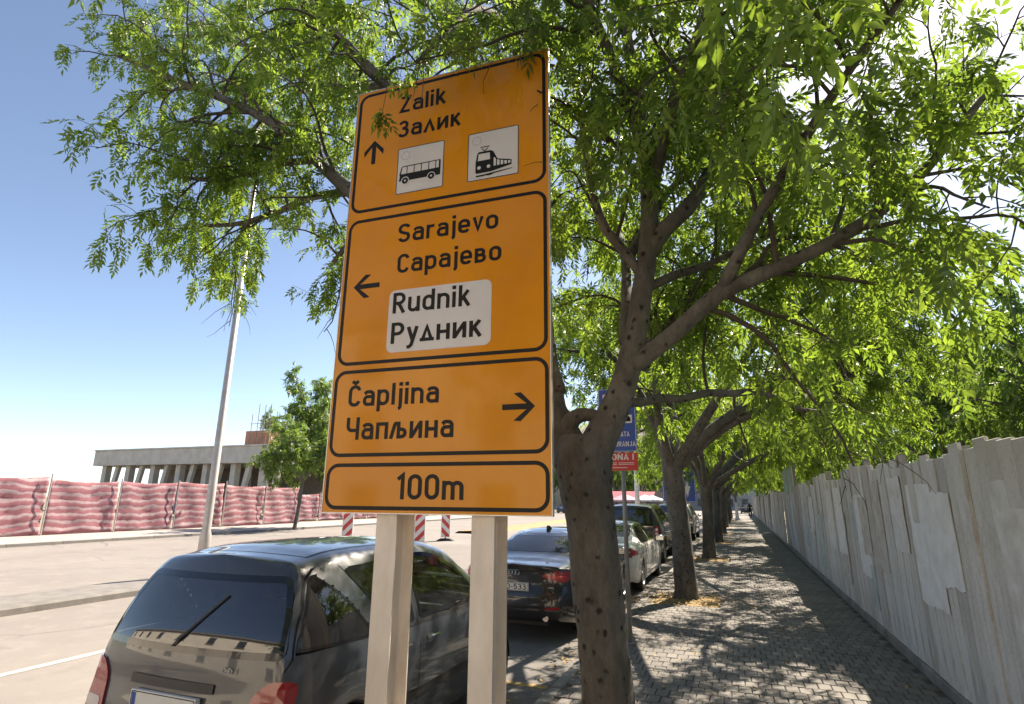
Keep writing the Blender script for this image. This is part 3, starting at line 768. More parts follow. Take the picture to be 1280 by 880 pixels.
class Car:
    def __init__(s, name, label, cat, sp, loc, rz=0.0, group=None):
        s.sp = sp
        s.root = thing(name, label, cat, loc, rz, group)
        s.V, s.F = s.surface()
        s.cut = []
        bm = bmesh.new()
        vs_ = [bm.verts.new(v) for v in s.V]
        for f in s.F:
            try: bm.faces.new([vs_[i] for i in f])
            except ValueError: pass
        bmesh.ops.remove_doubles(bm, verts=bm.verts, dist=0.0006)
        bmesh.ops.dissolve_degenerate(bm, edges=bm.edges, dist=0.0004)
        bmesh.ops.recalc_face_normals(bm, faces=bm.faces)
        # make sure that they point outwards
        top = max(bm.faces, key=lambda f: f.calc_center_median().z)
        if top.normal.z < 0: bmesh.ops.reverse_faces(bm, faces=bm.faces)
        bm.normal_update()
        s.bm = bm
        s.bvh = BVHTree.FromBMesh(bm)
    def surface(s):
        sp = s.sp; L = sp['L']
        ya = np.arange(0, L + 1e-6, 0.03)
        extra = np.concatenate([np.linspace(0, 0.06, 5)] + [c + sg * sp['ra'] * np.linspace(0.9, 1.03, 6) for c in sp['wheels'] for sg in (-1, 1)] + [np.linspace(L - 0.06, L, 5)])
        ya = np.unique(np.round(np.concatenate([ya, extra]), 4)); ya = ya[(ya >= 0) & (ya <= L)]
        K = lambda k: pchip(*zip(*sp[k]), ya)
        zs, zt, ws, wr = K('zs'), K('zt'), K('ws'), K('wr')
        crown = K('crown') if 'crown' in sp else np.full(len(ya), 0.05)
        base = sp.get('sill', 0.22)
        zb = np.full(len(ya), base)
        ends = np.clip((0.35 - ya) / 0.35, 0, 1) * 0.06 + np.clip((ya - L + 0.3) / 0.3, 0, 1) * 0.05
        zb = zb + ends
        for c in sp['wheels']:
            dd = np.abs(ya - c); ra = sp['ra']
            zb = np.where(dd < ra, np.maximum(zb, sp['rw'] + np.sqrt(np.maximum(ra**2 - dd**2, 0))), zb)
        n1, n2, n3 = 16, 12, 12
        rows = []
        for i in range(len(ya)):
            w, b, t_ = ws[i], zb[i], zt[i]
            zr = t_ - crown[i]
            sh = zs[i]
            zr = max(zr, sh + 0.015)
            cz = max(base + 0.52 * (sh - base), b + 0.06)
            ctl = [(w - 0.055, b), (w - 0.02, b + min(0.10, 0.3 * (cz - b))), (w, cz), (w - 0.012, cz + 0.7 * (sh - cz)), (w - 0.045, sh)]
            tl = np.array([0, 0.2, 0.5, 0.82, 1.0]); qs = np.linspace(0, 1, n1)
            ctl = np.array(ctl)
            low = np.column_stack([np.interp(qs, tl, ctl[:, 0]), np.interp(qs, tl, ctl[:, 1])])
            a = np.array([w - 0.045, sh]); e = np.array([wr[i], zr])
            q2 = np.linspace(0, 1, n2 + 1)[1:]
            mid = a + (e - a) * q2[:, None]
            mid[:, 0] += 0.03 * np.sin(math.pi * q2) * min(1, (zr - sh) / 0.3)
            q3 = np.linspace(1, 0, n3 + 1)[1:]
            up = np.column_stack([wr[i] * q3, zr + (t_ - zr) * (1 - q3**2)])
            sec = np.concatenate([low, mid, up])
            for _ in range(sp.get('smooth', 3)):
                sm = sec.copy(); sm[1:-1] = 0.25 * sec[:-2] + 0.5 * sec[1:-1] + 0.25 * sec[2:]; sec = sm
            rows.append(sec)
        S = np.array(rows)                                         # (ny, nj, 2)
        nyy, nj = S.shape[:2]
        Y = np.repeat(ya[:, None], nj, 1)
        rpz = pchip(*zip(*sp['rear']), S[:, :, 1]); fpz = pchip(*zip(*sp['front']), S[:, :, 1])
        sm = lambda t: t * t * (3 - 2 * t)
        Y = Y + rpz * (1 - sm(np.clip(ya / sp.get('rfall', 0.9), 0, 1)))[:, None] - fpz * (1 - sm(np.clip((L - ya) / 0.7, 0, 1)))[:, None]
        V = []; F = []
        for sx in (1, -1):
            o_ = len(V)
            V += [(sx * S[i, j, 0], Y[i, j], S[i, j, 1]) for i in range(nyy) for j in range(nj)]
            for i in range(nyy - 1):
                for j in range(nj - 1):
                    a = o_ + i * nj + j
                    F.append((a, a + 1, a + nj + 1, a + nj))
        mcol = 26
        for end, bul in ((0, sp.get('bulge', 0.06)), (nyy - 1, -0.10)):
            o_ = len(V)
            ts = np.linspace(-1, 1, mcol + 1)
            for j in range(nj):
                for t in ts:
                    V.append((S[end, j, 0] * t, Y[end, j] - bul * (1 - abs(t)**2.4), S[end, j, 1]))
            for j in range(nj - 1):
                for k in range(mcol):
                    a = o_ + j * (mcol + 1) + k
                    F.append((a, a + 1, a + mcol + 2, a + mcol + 1))
        return V, F
    def hit(s, u, v, view):
        if view == 'R': org, d = Vector((3, u, v)), Vector((-1, 0, 0))
        elif view == 'L': org, d = Vector((-3, u, v)), Vector((1, 0, 0))
        elif view == 'B': org, d = Vector((u, -3, v)), Vector((0, 1, 0))
        elif view == 'F': org, d = Vector((u, s.sp['L'] + 3, v)), Vector((0, -1, 0))
        else: org, d = Vector((u, v, 4)), Vector((0, 0, -1))
        loc, n, i, dist = s.bvh.ray_cast(org, d)
        if loc is None:
            tgt = {'R': (0.9, u, v), 'L': (-0.9, u, v), 'B': (u, 0, v), 'F': (u, s.sp['L'], v)}.get(view, (u, v, 1.4))
            loc, n, i, dist = s.bvh.find_nearest(Vector(tgt))
        if n.dot(d) > 0: n = -n
        return loc, n
    def patch(s, name, poly, view, mat_, off=0.003, parent=None, step=0.035, r=0.0, skirt=0.008, grid=0.03, smooth=True):
        P = round_poly(poly, r) if r else [np.array(p, float) for p in poly]
        P = resample(P, step)
        n = len(P)
        arr = np.array(P)
        x0, y0 = arr.min(0); x1, y1 = arr.max(0)
        G = np.array([(x, y) for x in np.arange(x0 + grid / 2, x1, grid) for y in np.arange(y0 + grid / 2, y1, grid)]).reshape(-1, 2)
        if len(G):
            G = G[in_poly(G, inset_poly(arr, grid * 0.35))]
        pts = [Vector(p) for p in P] + [Vector(g_) for g_ in G]
        vo, eo, fo, *_ = delaunay_2d_cdt(pts, [(i, (i + 1) % n) for i in range(n)], [list(range(n))], 1, 1e-5)
        V = []; inner = []
        for p in vo:
            l, nn = s.hit(p.x, p.y, view)
            V.append(tuple(l + nn * off))
        F = [tuple(f) for f in fo]
        mb = MB(); mb.add(V, F)
        if skirt:
            b = []
            for p in P:
                l, nn = s.hit(p[0], p[1], view); b.append((tuple(l + nn * off), tuple(l - nn * skirt)))
            mb.add([x for x, _ in b] + [y for _, y in b], [(i, (i + 1) % n, (i + 1) % n + n, i + n) for i in range(n)])
        ob = mb.build(name, mat_, parent or s.root, smooth=False)
        return ob
    def window(s, name, poly, view, glass, r=0.05, frit=0.03, parent=None):
        P = np.array(resample(round_poly(poly, r), 0.03))
        Pi = inset_poly(P, frit)
        s.cut.append((view, inset_poly(P, frit * 0.5)))
        g_ = s.patch(name, Pi, view, glass, 0.0015, parent, step=1.0, skirt=0, grid=0.06)
        for p in g_.data.polygons: p.use_smooth = True
        n = len(P); V = []
        for loop in (P, inset_poly(P, frit * 1.25)):
            for p in loop:
                l, nn = s.hit(p[0], p[1], view); V.append(tuple(l + nn * 0.003))
        MB().add(V, [(i, (i + 1) % n, (i + 1) % n + n, i + n) for i in range(n)]).build('window_seal', M_frit, g_)
        return g_
    def seam(s, pts, view, w=0.006, parent=None, mat_=None, off=0.0012, name='panel_gap', closed=False):
        P = []
        for a, b in zip(pts[:-1], pts[1:]):
            k = max(2, int(math.dist(a, b) / 0.04))
            for t in range(k): P.append((a[0] + (b[0] - a[0]) * t / k, a[1] + (b[1] - a[1]) * t / k))
        P.append(pts[-1])
        V2, F = stroke_poly(P, w / 2, False)
        V = []
        for p in V2:
            l, nn = s.hit(p[0], p[1], view); V.append(tuple(l + nn * off))
        return MB().add(V, F).build(name, mat_ or M_seam, parent or s.root)
    def finish(s, material):
        bm = s.bm
        cen = np.array([f.calc_center_median()[:] for f in bm.faces]); nor = np.array([f.normal[:] for f in bm.faces])
        kill = np.zeros(len(cen), bool)
        for view, P in s.cut:
            if view in 'RL':
                k = in_poly(cen[:, [1, 2]], P) & ((cen[:, 0] > 0.2) if view == 'R' else (cen[:, 0] < -0.2))
            elif view in 'BF':
                k = in_poly(cen[:, [0, 2]], P) & ((nor[:, 1] < -0.12) & (cen[:, 1] < s.sp['L'] * 0.45) if view == 'B' else (nor[:, 1] > 0.12) & (cen[:, 1] > s.sp['L'] * 0.45))
            kill |= k
        fs = list(bm.faces)
        bmesh.ops.delete(bm, geom=[f for f, k in zip(fs, kill) if k], context='FACES')
        me = bpy.data.meshes.new('body'); bm.to_mesh(me); bm.free()
        me.materials.append(material)
        me.polygons.foreach_set('use_smooth', np.ones(len(me.polygons), bool))
        b = bpy.data.objects.new('body', me); link(b, s.root)
        s.body = b
        return b
    def wheels(s, w=0.20, spokes=5):
        sp = s.sp; r = sp['rw']
        hw = max(v for _, v in sp['ws'])
        prof = [(r * 0.62, -w / 2), (r * 0.80, -w / 2 - 0.004), (r * 0.94, -w / 2), (r, -w / 2 + 0.025), (r, w / 2 - 0.025), (r * 0.94, w / 2), (r * 0.80, w / 2 + 0.004), (r * 0.62, w / 2)]
        N = 32
        Vt = [(x, rad * math.cos(2 * math.pi * k / N), rad * math.sin(2 * math.pi * k / N)) for rad, x in prof for k in range(N)]
        Ft = [(i * N + k, i * N + (k + 1) % N, (i + 1) * N + (k + 1) % N, (i + 1) * N + k) for i in range(len(prof) - 1) for k in range(N)]
        tyre = raw_mesh('wheel', Vt, Ft, M_rubber, True)
        rb = MB()
        rp_ = [(r * 0.64, w / 2 - 0.005), (r * 0.60, w / 2 + 0.002), (r * 0.56, w / 2 - 0.02), (r * 0.56, -w / 2)]
        Vr_ = [(x, rad * math.cos(2 * math.pi * k / N), rad * math.sin(2 * math.pi * k / N)) for rad, x in rp_ for k in range(N)]
        rb.add(Vr_, [(i * N + k, i * N + (k + 1) % N, (i + 1) * N + (k + 1) % N, (i + 1) * N + k) for i in range(3) for k in range(N)])
        for k in range(spokes):
            a = 2 * math.pi * k / spokes; ca, sa = math.cos(a), math.sin(a)
            P = [(-0.045, 0.03), (0.045, 0.03), (0.03, r * 0.58), (-0.03, r * 0.58)]
            V = [(x, u * ca - v * sa, u * sa + v * ca) for x in (w / 2 - 0.045, w / 2 - 0.015) for u, v in P]
            rb.add(V, [(0, 1, 2, 3), (7, 6, 5, 4)] + [(i, i + 4, (i + 1) % 4 + 4, (i + 1) % 4) for i in range(4)])
        rb.tube([(w / 2 - 0.05, 0, 0), (w / 2 - 0.008, 0, 0)], 0.06, 14)
        rim = raw_mesh('rim', rb.V, rb.F, M_rim)
        for yc in sp['wheels']:
            for sx in (1, -1):
                o_ = bpy.data.objects.new('wheel', tyre); link(o_, s.root); o_.location = (sx * (hw - 0.05 - w / 2), yc, r)
                if sx < 0: o_.rotation_euler = (0, 0, math.pi)
                q_ = bpy.data.objects.new('rim', rim); link(q_, o_)
        for yc in sp['wheels']:
            # wheel wells, axle and the dark underside
            R2 = sp['ra'] + 0.005; nseg = 14
            for sx in (1, -1):
                well = MB(); V = []
                for x in (hw - 0.06, hw - 0.42):
                    for k in range(nseg + 1):
                        a = math.pi * k / nseg; V.append((sx * x, yc + R2 * math.cos(a), r + R2 * math.sin(a)))
                well.add(V, [(k, k + 1, k + nseg + 2, k + nseg + 1) for k in range(nseg)])
                well.add([(sx * (hw - 0.42), yc + R2 * math.cos(math.pi * k / nseg), r + R2 * math.sin(math.pi * k / nseg)) for k in range(nseg + 1)], [tuple(range(nseg + 1))])
                well.build('wheel_well', M_dark, s.root)
        L = sp['L']; zb = sp.get('sill', 0.22)
        MB().box(-hw + 0.45, hw - 0.45, 0.12, L - 0.15, zb - 0.02, zb + 0.05).build('underbody', M_dark, s.root)
        MB().box(-hw + 0.12, hw - 0.12, sp['wheels'][0] + sp['ra'] + 0.02, sp['wheels'][1] - sp['ra'] - 0.02, zb + 0.02, zb + 0.06).build('floor_pan', M_dark, s.root)
    def cabin(s, yr, yf, zsit=0.30, zback=1.02, belt=0.9):
        hw = max(v for _, v in s.sp['ws'])
        MB().box(-hw + 0.12, hw - 0.12, yr - 0.3, yf + 1.3, 0.28, 0.34).build('cabin_floor', M_cabin, s.root)
        rb = MB()
        rb.box(-hw + 0.22, hw - 0.22, yr, yr + 0.5, 0.36, 0.36 + zsit - 0.05, bev=0.03)
        P = [(yr - 0.12, zback), (yr - 0.02, zback + 0.01), (yr + 0.16, 0.52), (yr + 0.02, 0.5)]
        rb.prism(P, 'x', -hw + 0.22, hw - 0.22)
        rb.build('rear_bench', M_cabin, s.root)
        for x in (-0.42, 0.0, 0.42):
            MB().box(x - 0.12, x + 0.12, yr - 0.13, yr - 0.04, zback + 0.03, zback + 0.17, bev=0.025).build('headrest', M_cabin, s.root)
        for x in (-0.38, 0.38):
            sb = MB(); sb.box(x - 0.25, x + 0.25, yf, yf + 0.5, 0.36, 0.36 + zsit - 0.05, bev=0.03)
            sb.prism([(yf - 0.18, zback + 0.03), (yf - 0.08, zback + 0.04), (yf + 0.14, 0.52), (yf, 0.5)], 'x', x - 0.25, x + 0.25)
            st = sb.build('front_seat', M_cabin, s.root)
            MB().box(x - 0.13, x + 0.13, yf - 0.2, yf - 0.1, zback + 0.06, zback + 0.23, bev=0.03).build('headrest', M_cabin, st)
        MB().box(-hw + 0.12, hw - 0.12, yf + 0.75, yf + 1.25, 0.5, belt, bev=0.04).build('dashboard', M_cabin, s.root)
    def mirror(s, y, z, x, col):
        for sx in (1, -1):
            MB().box(-0.055, 0.055, -0.05, 0.05, -0.06, 0.06, bev=0.03)
            V = []; F = []
            bmm = bmesh.new(); bmesh.ops.create_icosphere(bmm, subdivisions=2, radius=1.0)
            for v in bmm.verts:
                v.co = Vector((v.co.x * 0.105, max(v.co.y, -0.45) * 0.085, v.co.z * 0.075))
            me = bpy.data.meshes.new('door_mirror'); bmm.to_mesh(me); bmm.free(); me.materials.append(col)
            o_ = bpy.data.objects.new('door_mirror', me); link(o_, s.root); o_.location = (sx * (x + 0.12), y, z)
            MB().box(-0.09, 0.09, -0.003, 0.003, -0.05, 0.05).build('mirror_glass', M_chrome, o_, loc=(0, -0.041, 0))
            MB().tube([(-sx * 0.16, 0.02, -0.05), (-sx * 0.03, 0.0, -0.04)], 0.022, 6).build('mirror_arm', M_dark, o_)
    def handle(s, y, z, view, mat_, w=0.17):
        l, nn = s.hit(y, z, view); sx = 1 if view == 'R' else -1
        P = []
        for t in np.linspace(-1, 1, 9):
            l, nn = s.hit(y + t * w / 2, z, view); P.append(tuple(l + nn * (0.034 * (1 - t**4) + 0.002)))
        return MB().tube(P, 0.011, 6).build('door_handle', mat_, s.root)
    def plate(s, txt, x, z, w=0.52, h=0.11, side=0.0):
        l, nn = s.hit(x, z, 'B')
        y = min(s.hit(x + a, z + b, 'B')[0].y for a in (-w / 2, 0, w / 2) for b in (-h / 2, 0, h / 2)) - 0.012
        o_ = MB().box(x - w / 2, x + w / 2, y, y + 0.03, z - h / 2, z + h / 2, bev=0.004).build('number_plate', M_plate, s.root)
        M4 = Matrix(((1, 0, 0, x - w / 2), (0, 0, -1, y), (0, 1, 0, z - h / 2), (0, 0, 0, 1)))
        if txt: text_obj('plate_number', txt, h * 0.68, M4 @ Matrix.Translation((w - 0.035 - 0.30, h * 0.16, 0)), M_black, o_, 0.30, 0.001, t=0.07)
        ring_poly('plate_edge', rrect(0.006, 0.006, w - 0.006, h - 0.006, 0.01, 3), rrect(0.011, 0.011, w - 0.011, h - 0.011, 0.008, 3), M4, M_black, o_, 0.001)
        flat_poly('plate_band', [(0.014, 0.014), (0.045, 0.014), (0.045, h - 0.014), (0.014, h - 0.014)], M4, M_blue_sign, o_, 0.0012)
        return o_
LR = ('R', 'L')
def mirror_poly(P): return [(-a, b) for a, b in P][::-1]
# ---- the grey hatchback beside the sign
def grey_hatchback(loc):
    sp = dict(L=3.60, rw=0.30, ra=0.345, wheels=(0.60, 3.02), sill=0.24, smooth=3, bulge=0.085, rfall=0.8,
        zt=[(0, 1.535), (0.4, 1.565), (1.1, 1.585), (1.7, 1.575), (2.15, 1.50), (2.5, 1.33), (2.85, 1.12), (3.25, 0.98), (3.6, 0.80)],
        zs=[(0, 1.02), (0.5, 1.01), (1.3, 0.965), (2.2, 0.925), (2.85, 0.90), (3.3, 0.83), (3.6, 0.70)],
        ws=[(0, 0.755), (0.06, 0.79), (0.16, 0.82), (0.4, 0.845), (1.2, 0.86), (2.7, 0.86), (3.2, 0.82), (3.45, 0.74), (3.6, 0.62)],
        wr=[(0, 0.565), (0.4, 0.60), (1.2, 0.615), (1.9, 0.60), (2.4, 0.60), (2.85, 0.66), (3.25, 0.64), (3.6, 0.50)],
        crown=[(0, 0.04), (2.4, 0.04), (2.85, 0.045), (3.6, 0.06)],
        rear=[(0.2, 0.05), (0.38, 0.0), (0.62, 0.015), (0.8, 0.05), (1.0, 0.075), (1.25, 0.17), (1.45, 0.27), (1.6, 0.36)],
        front=[(0.2, 0.1), (0.4, 0.0), (0.7, 0.08), (0.95, 0.3), (1.6, 0.6)])
    c = Car('grey_hatchback', 'dark grey five-door hatchback parked behind the sign posts', 'car', sp, loc)
    col = paint('dark_grey_paint', (0.026, 0.033, 0.043), 0.0, 0.30, 0.05)
    hg = [(-0.73, 1.0), (0.73, 1.0), (0.675, 1.24), (0.59, 1.425), (-0.59, 1.425), (-0.675, 1.24)]
    w = c.window('rear_window', hg, 'B', car_glass('rear_tinted_glass', (0.10, 0.115, 0.125), 0.10), 0.06, 0.03)
    # wiper on the rear glass
    P = []
    for t in np.linspace(0, 1, 7):
        l, nn = c.hit(-0.05 + 0.27 * t, 1.03 + 0.28 * t, 'B'); P.append(tuple(l + nn * 0.012))
    MB().tube(P, 0.006, 5).build('rear_wiper', M_dark, c.root)
    for v in LR:
        q = c.window('quarter_window', [(0.135, 1.03), (0.80, 1.0), (0.79, 1.06), (0.60, 1.26), (0.37, 1.43), (0.32, 1.40)], v, M_glass_dark, [0.02, 0.03, 0.08, 0.15, 0.03, 0.03], 0.015)
        c.window('rear_door_window', [(0.62, 1.435), (1.28, 1.475), (1.36, 1.0), (1.06, 1.0), (0.78, 1.27)], v, M_glass, [0.05, 0.05, 0.02, 0.06, 0.2], 0.028)
        c.window('front_door_window', [(1.36, 1.475), (1.78, 1.465), (2.12, 1.36), (2.42, 1.19), (2.62, 0.985), (1.44, 1.0)], v, M_glass, [0.03, 0.2, 0.2, 0.2, 0.05, 0.03], 0.028)
        c.seam([(1.33, 1.49), (1.41, 0.98), (1.38, 0.60), (1.36, 0.36)], v)
        c.seam([(0.60, 1.46), (0.80, 1.26), (1.0, 1.0), (0.98, 0.68), (0.92, 0.52)], v)
        c.seam([(2.66, 0.97), (2.68, 0.6), (2.62, 0.36)], v)
        c.seam([(0.98, 0.985), (2.66, 0.965)], v, 0.022, None, M_dark, 0.004, 'belt_moulding')
        c.seam([(0.98, 0.52), (2.60, 0.50)], v, 0.05, None, M_dark, 0.006, 'rubbing_strip')
        for y in (1.16, 1.60):
            c.handle(y, 0.86, v, M_chrome)
        tl = [(0.0, 0.60), (0.30, 0.60), (0.26, 0.84), (0.12, 0.985), (0.0, 1.0)]
    tlr = [(0.52, 0.58), (0.79, 0.58), (0.785, 0.90), (0.68, 0.905), (0.585, 0.83)]
    for P in (tlr, mirror_poly(tlr)):
        t = c.patch('taillight', P, 'B', M_tail, 0.012, r=0.05)
        sg = 1 if P is tlr else -1
        Q = [(sg * a, b) for a, b in ((0.58, 0.64), (0.74, 0.64), (0.74, 0.70), (0.58, 0.70))]
        c.patch('reversing_lens', Q if sg > 0 else Q[::-1], 'B', M_tail_clear, 0.0145, t, r=0.02, skirt=0.001)
    c.seam([(-0.725, 0.90), (-0.745, 1.0), (-0.69, 1.25), (-0.60, 1.46)], 'B'); c.seam([(0.725, 0.90), (0.745, 1.0), (0.69, 1.25), (0.60, 1.46)], 'B')
    c.seam([(-0.50, 0.62), (0.50, 0.62)], 'B')
    # roof seam above the hatch and the two roof channels
    c.seam([(-0.50, 0.44), (-0.25, 0.405), (0, 0.395), (0.25, 0.405), (0.50, 0.44)], 'T', 0.008)
    for sx in (1, -1):
        c.seam([(sx * 0.50, 0.44), (sx * 0.535, 1.2), (sx * 0.52, 1.95)], 'T', 0.012, None, M_dark, 0.003, 'roof_channel')
    c.plate(None, 0.0, 0.74)
    c.seam([(-0.33, 0.84), (0.33, 0.84)], 'B', 0.05, None, M_dark, 0.01, 'grip_moulding')
    l, nn = c.hit(0.40, 0.93, 'B')
    M4 = Matrix(((1, 0, 0, 0.36), (0, 0, -1, l.y - 0.003), (0, 1, 0, 0.925), (0, 0, 0, 1)))
    for k, ch in enumerate('CDI'):
        text_obj('badge_letter', ch, 0.03, M4 @ Matrix.Translation((0.046 * k, 0, 0)), M_chrome, c.root, 0.026 if ch != 'I' else None, 0.002, t=0.09)
    c.patch('bumper_strip', [(-0.66, 0.47), (0.66, 0.47), (0.66, 0.56), (-0.66, 0.56)], 'B', M_dark, 0.008, r=0.02)
    c.window('windscreen', [(-0.56, 1.08), (0.56, 1.08), (0.52, 1.44), (-0.52, 1.44)], 'F', M_glass, 0.08, 0.04)
    c.mirror(2.46, 0.98, 0.83, col)
    c.finish(col)
    c.wheels(0.195, 7); c.cabin(0.82, 1.75, 0.34, 1.02, 0.9)
    # parcel shelf
    MB().box(-0.6, 0.6, 0.42, 0.78, 0.93, 0.95).build('parcel_shelf', M_cabin, c.root)
    return c
def sedan(name, label, loc, col, style, plate_txt, group=None):
    L = 4.72; W = 0.915
    sp = dict(L=L, rw=0.325, ra=0.365, wheels=(0.98, 3.80), sill=0.22, smooth=3, bulge=0.11, rfall=0.55,
        zt=[(0, 1.015), (0.25, 1.03), (0.55, 1.05), (0.72, 1.08), (1.1, 1.24), (1.5, 1.375), (2.0, 1.43), (2.5, 1.425), (2.9, 1.34), (3.3, 1.16), (3.55, 1.04), (4.2, 0.93), (4.72, 0.74)],
        zs=[(0, 0.945), (0.5, 0.955), (1.5, 0.955), (2.6, 0.94), (3.5, 0.91), (4.2, 0.84), (4.72, 0.66)],
        ws=[(0, 0.73), (0.07, 0.80), (0.2, 0.855), (0.5, 0.895), (1.2, 0.915), (3.3, 0.915), (4.0, 0.89), (4.45, 0.80), (4.72, 0.62)],
        wr=[(0, 0.62), (0.3, 0.70), (0.7, 0.66), (1.5, 0.57), (2.2, 0.58), (2.8, 0.585), (3.4, 0.70), (4.2, 0.72), (4.72, 0.55)],
        crown=[(0, 0.03), (0.7, 0.035), (1.5, 0.05), (2.5, 0.05), (3.4, 0.035), (4.72, 0.04)],
        rear=[(0.2, 0.14), (0.32, 0.03), (0.45, 0.0), (0.62, 0.03), (0.75, 0.085), (0.9, 0.095), (1.0, 0.075), (1.1, 0.06)],
        front=[(0.2, 0.08), (0.4, 0.0), (0.7, 0.06), (0.95, 0.2), (1.4, 0.4)])
    c = Car(name, label, 'car', sp, loc, group=group)
    c.window('rear_window', [(-0.615, 1.115), (0.615, 1.115), (0.53, 1.36), (-0.53, 1.36)], 'B', M_glass_dark, 0.05, 0.03)
    c.window('windscreen', [(-0.62, 1.07), (0.62, 1.07), (0.53, 1.36), (-0.53, 1.36)], 'F', M_glass, 0.06, 0.03)
    for v in LR:
        c.window('rear_door_window', [(1.03, 1.02), (1.30, 1.235), (1.60, 1.345), (2.08, 1.375), (2.10, 0.995), (1.1, 0.99)], v, M_glass, [0.04, 0.2, 0.1, 0.03, 0.03, 0.04], 0.022)
        c.window('front_door_window', [(2.17, 0.995), (2.15, 1.375), (2.55, 1.355), (2.95, 1.22), (3.27, 1.0)], v, M_glass, [0.03, 0.03, 0.2, 0.2, 0.04], 0.022)
        c.seam([(0.96, 1.02), (1.24, 1.255), (1.6, 1.375), (2.1, 1.40), (2.6, 1.38), (3.0, 1.235), (3.34, 0.985), (1.0, 0.985), (0.96, 1.02)], v, 0.014, None, M_chrome if style == 'audi' else M_dark, 0.004, 'window_trim')
        c.seam([(2.13, 0.98), (2.16, 0.6), (2.12, 0.32)], v); c.seam([(1.12, 0.98), (1.30, 0.80), (1.33, 0.5)], v); c.seam([(3.30, 0.98), (3.28, 0.5), (3.26, 0.32)], v)
        c.seam([(0.35, 0.80), (3.9, 0.78)], v, 0.006)
        for y in (1.42, 2.36): c.handle(y, 0.86, v, col, 0.2)
    tl = [(0.44, 0.845), (0.60, 0.79), (0.765, 0.775), (0.79, 0.93), (0.60, 0.905), (0.44, 0.885)] if style == 'audi' else [(0.52, 0.76), (0.775, 0.74), (0.80, 0.86), (0.76, 0.93), (0.56, 0.905)]
    lt = [(0.40, 0.865), (0.44, 0.845), (0.44, 0.885)]
    for sg in (1, -1):
        P = [(sg * a, b) for a, b in tl]
        t = c.patch('taillight', P if sg > 0 else P[::-1], 'B', M_tail, 0.012, r=0.03)
        Q = [(sg * a, b) for a, b in (((0.56, 0.835), (0.74, 0.835), (0.745, 0.865), (0.56, 0.868)))]
        c.patch('lens_band', Q if sg > 0 else Q[::-1], 'B', M_tail_clear if style != 'audi' else mat_tail('bright_red_lens', (0.75, 0.03, 0.03)), 0.0145, t, skirt=0.001)
        vw = 'R' if sg > 0 else 'L'
        S = [(0.06, 0.79), (0.30, 0.835), (0.30, 0.90), (0.06, 0.93)] if style == 'audi' else [(0.06, 0.76), (0.36, 0.81), (0.36, 0.87), (0.06, 0.92)]
        c.patch('taillight_side', S, vw, M_tail, 0.006, r=0.02)
        Q = [(sg * a, b) for a, b in ((0.50, 0.435), (0.70, 0.44), (0.69, 0.47), (0.50, 0.465))]
        c.patch('reflector', Q if sg > 0 else Q[::-1], 'B', M_tail, 0.006, r=0.01, skirt=0.003)
        c.seam([(sg * 0.60, 1.02), (sg * 0.63, 0.93)], 'B'); c.seam([(sg * 0.63, 0.78), (sg * 0.60, 0.62), (sg * 0.45, 0.575), (0, 0.57)], 'B')
    c.patch('bumper_insert', [(-0.66, 0.30), (0.66, 0.30), (0.70, 0.40), (-0.70, 0.40)], 'B', M_dark, 0.006, r=0.03)
    for sg in (1, -1):
        x, z = sg * 0.50, 0.325
        l, nn = c.hit(x, z, 'B')
        MB().tube([(x, l.y + 0.05, z), (x, l.y - 0.015, z)], [0.045, 0.042], 12).build('exhaust_tip', M_chrome, c.root)
    c.plate(plate_txt, 0.0, 0.715 if style == 'audi' else 0.80)
    if style == 'audi':
        c.seam([(-0.42, 0.80), (0.42, 0.80)], 'B', 0.012, None, M_chrome, 0.005, 'chrome_strip') if False else None
        l, nn = c.hit(0, 0.90, 'B')
        for k in range(4):
            x = -0.075 + 0.05 * k
            P = [(x + 0.032 * math.cos(a), l.y - 0.008 - 0.002 * (k % 2), 0.90 + 0.032 * math.sin(a)) for a in np.linspace(0, 2 * math.pi, 17)]
            MB().tube(P, 0.0042, 5, caps=False).build('badge_ring', M_chrome, c.root)
        l, nn = c.hit(0.56, 0.70, 'B')
        M4 = Matrix(((1, 0, 0, 0.53), (0, 0, -1, l.y - 0.004), (0, 1, 0, 0.70), (0, 0, 0, 1)))
        mb = MB(); mb.box(0, 0.07, -0.002, 0.002, 0, 0.022); 
        mb.build('trim_badge', M_chrome, c.root, loc=(0.53, l.y - 0.004, 0.70))
    else:
        l, nn = c.hit(0, 0.93, 'B')
        MB().tube([(0, l.y + 0.01, 0.93), (0, l.y - 0.008, 0.93)], 0.04, 18).build('badge', M_blue_sign, c.root)
    # roof aerial fin
    MB().prism([(1.62, 1.395), (1.84, 1.42), (1.70, 1.475), (1.65, 1.475)], 'x', -0.018, 0.018).build('aerial_fin', M_dark, c.root)
    c.mirror(3.12, 0.99, 0.87, col)
    c.finish(col); c.wheels(0.225, 5 if style == 'audi' else 10); c.cabin(1.15, 2.35, 0.26, 0.95, 0.88)
    MB().box(-0.62, 0.62, 0.72, 1.1, 0.955, 0.97).build('parcel_shelf', M_cabin, c.root)
    return c
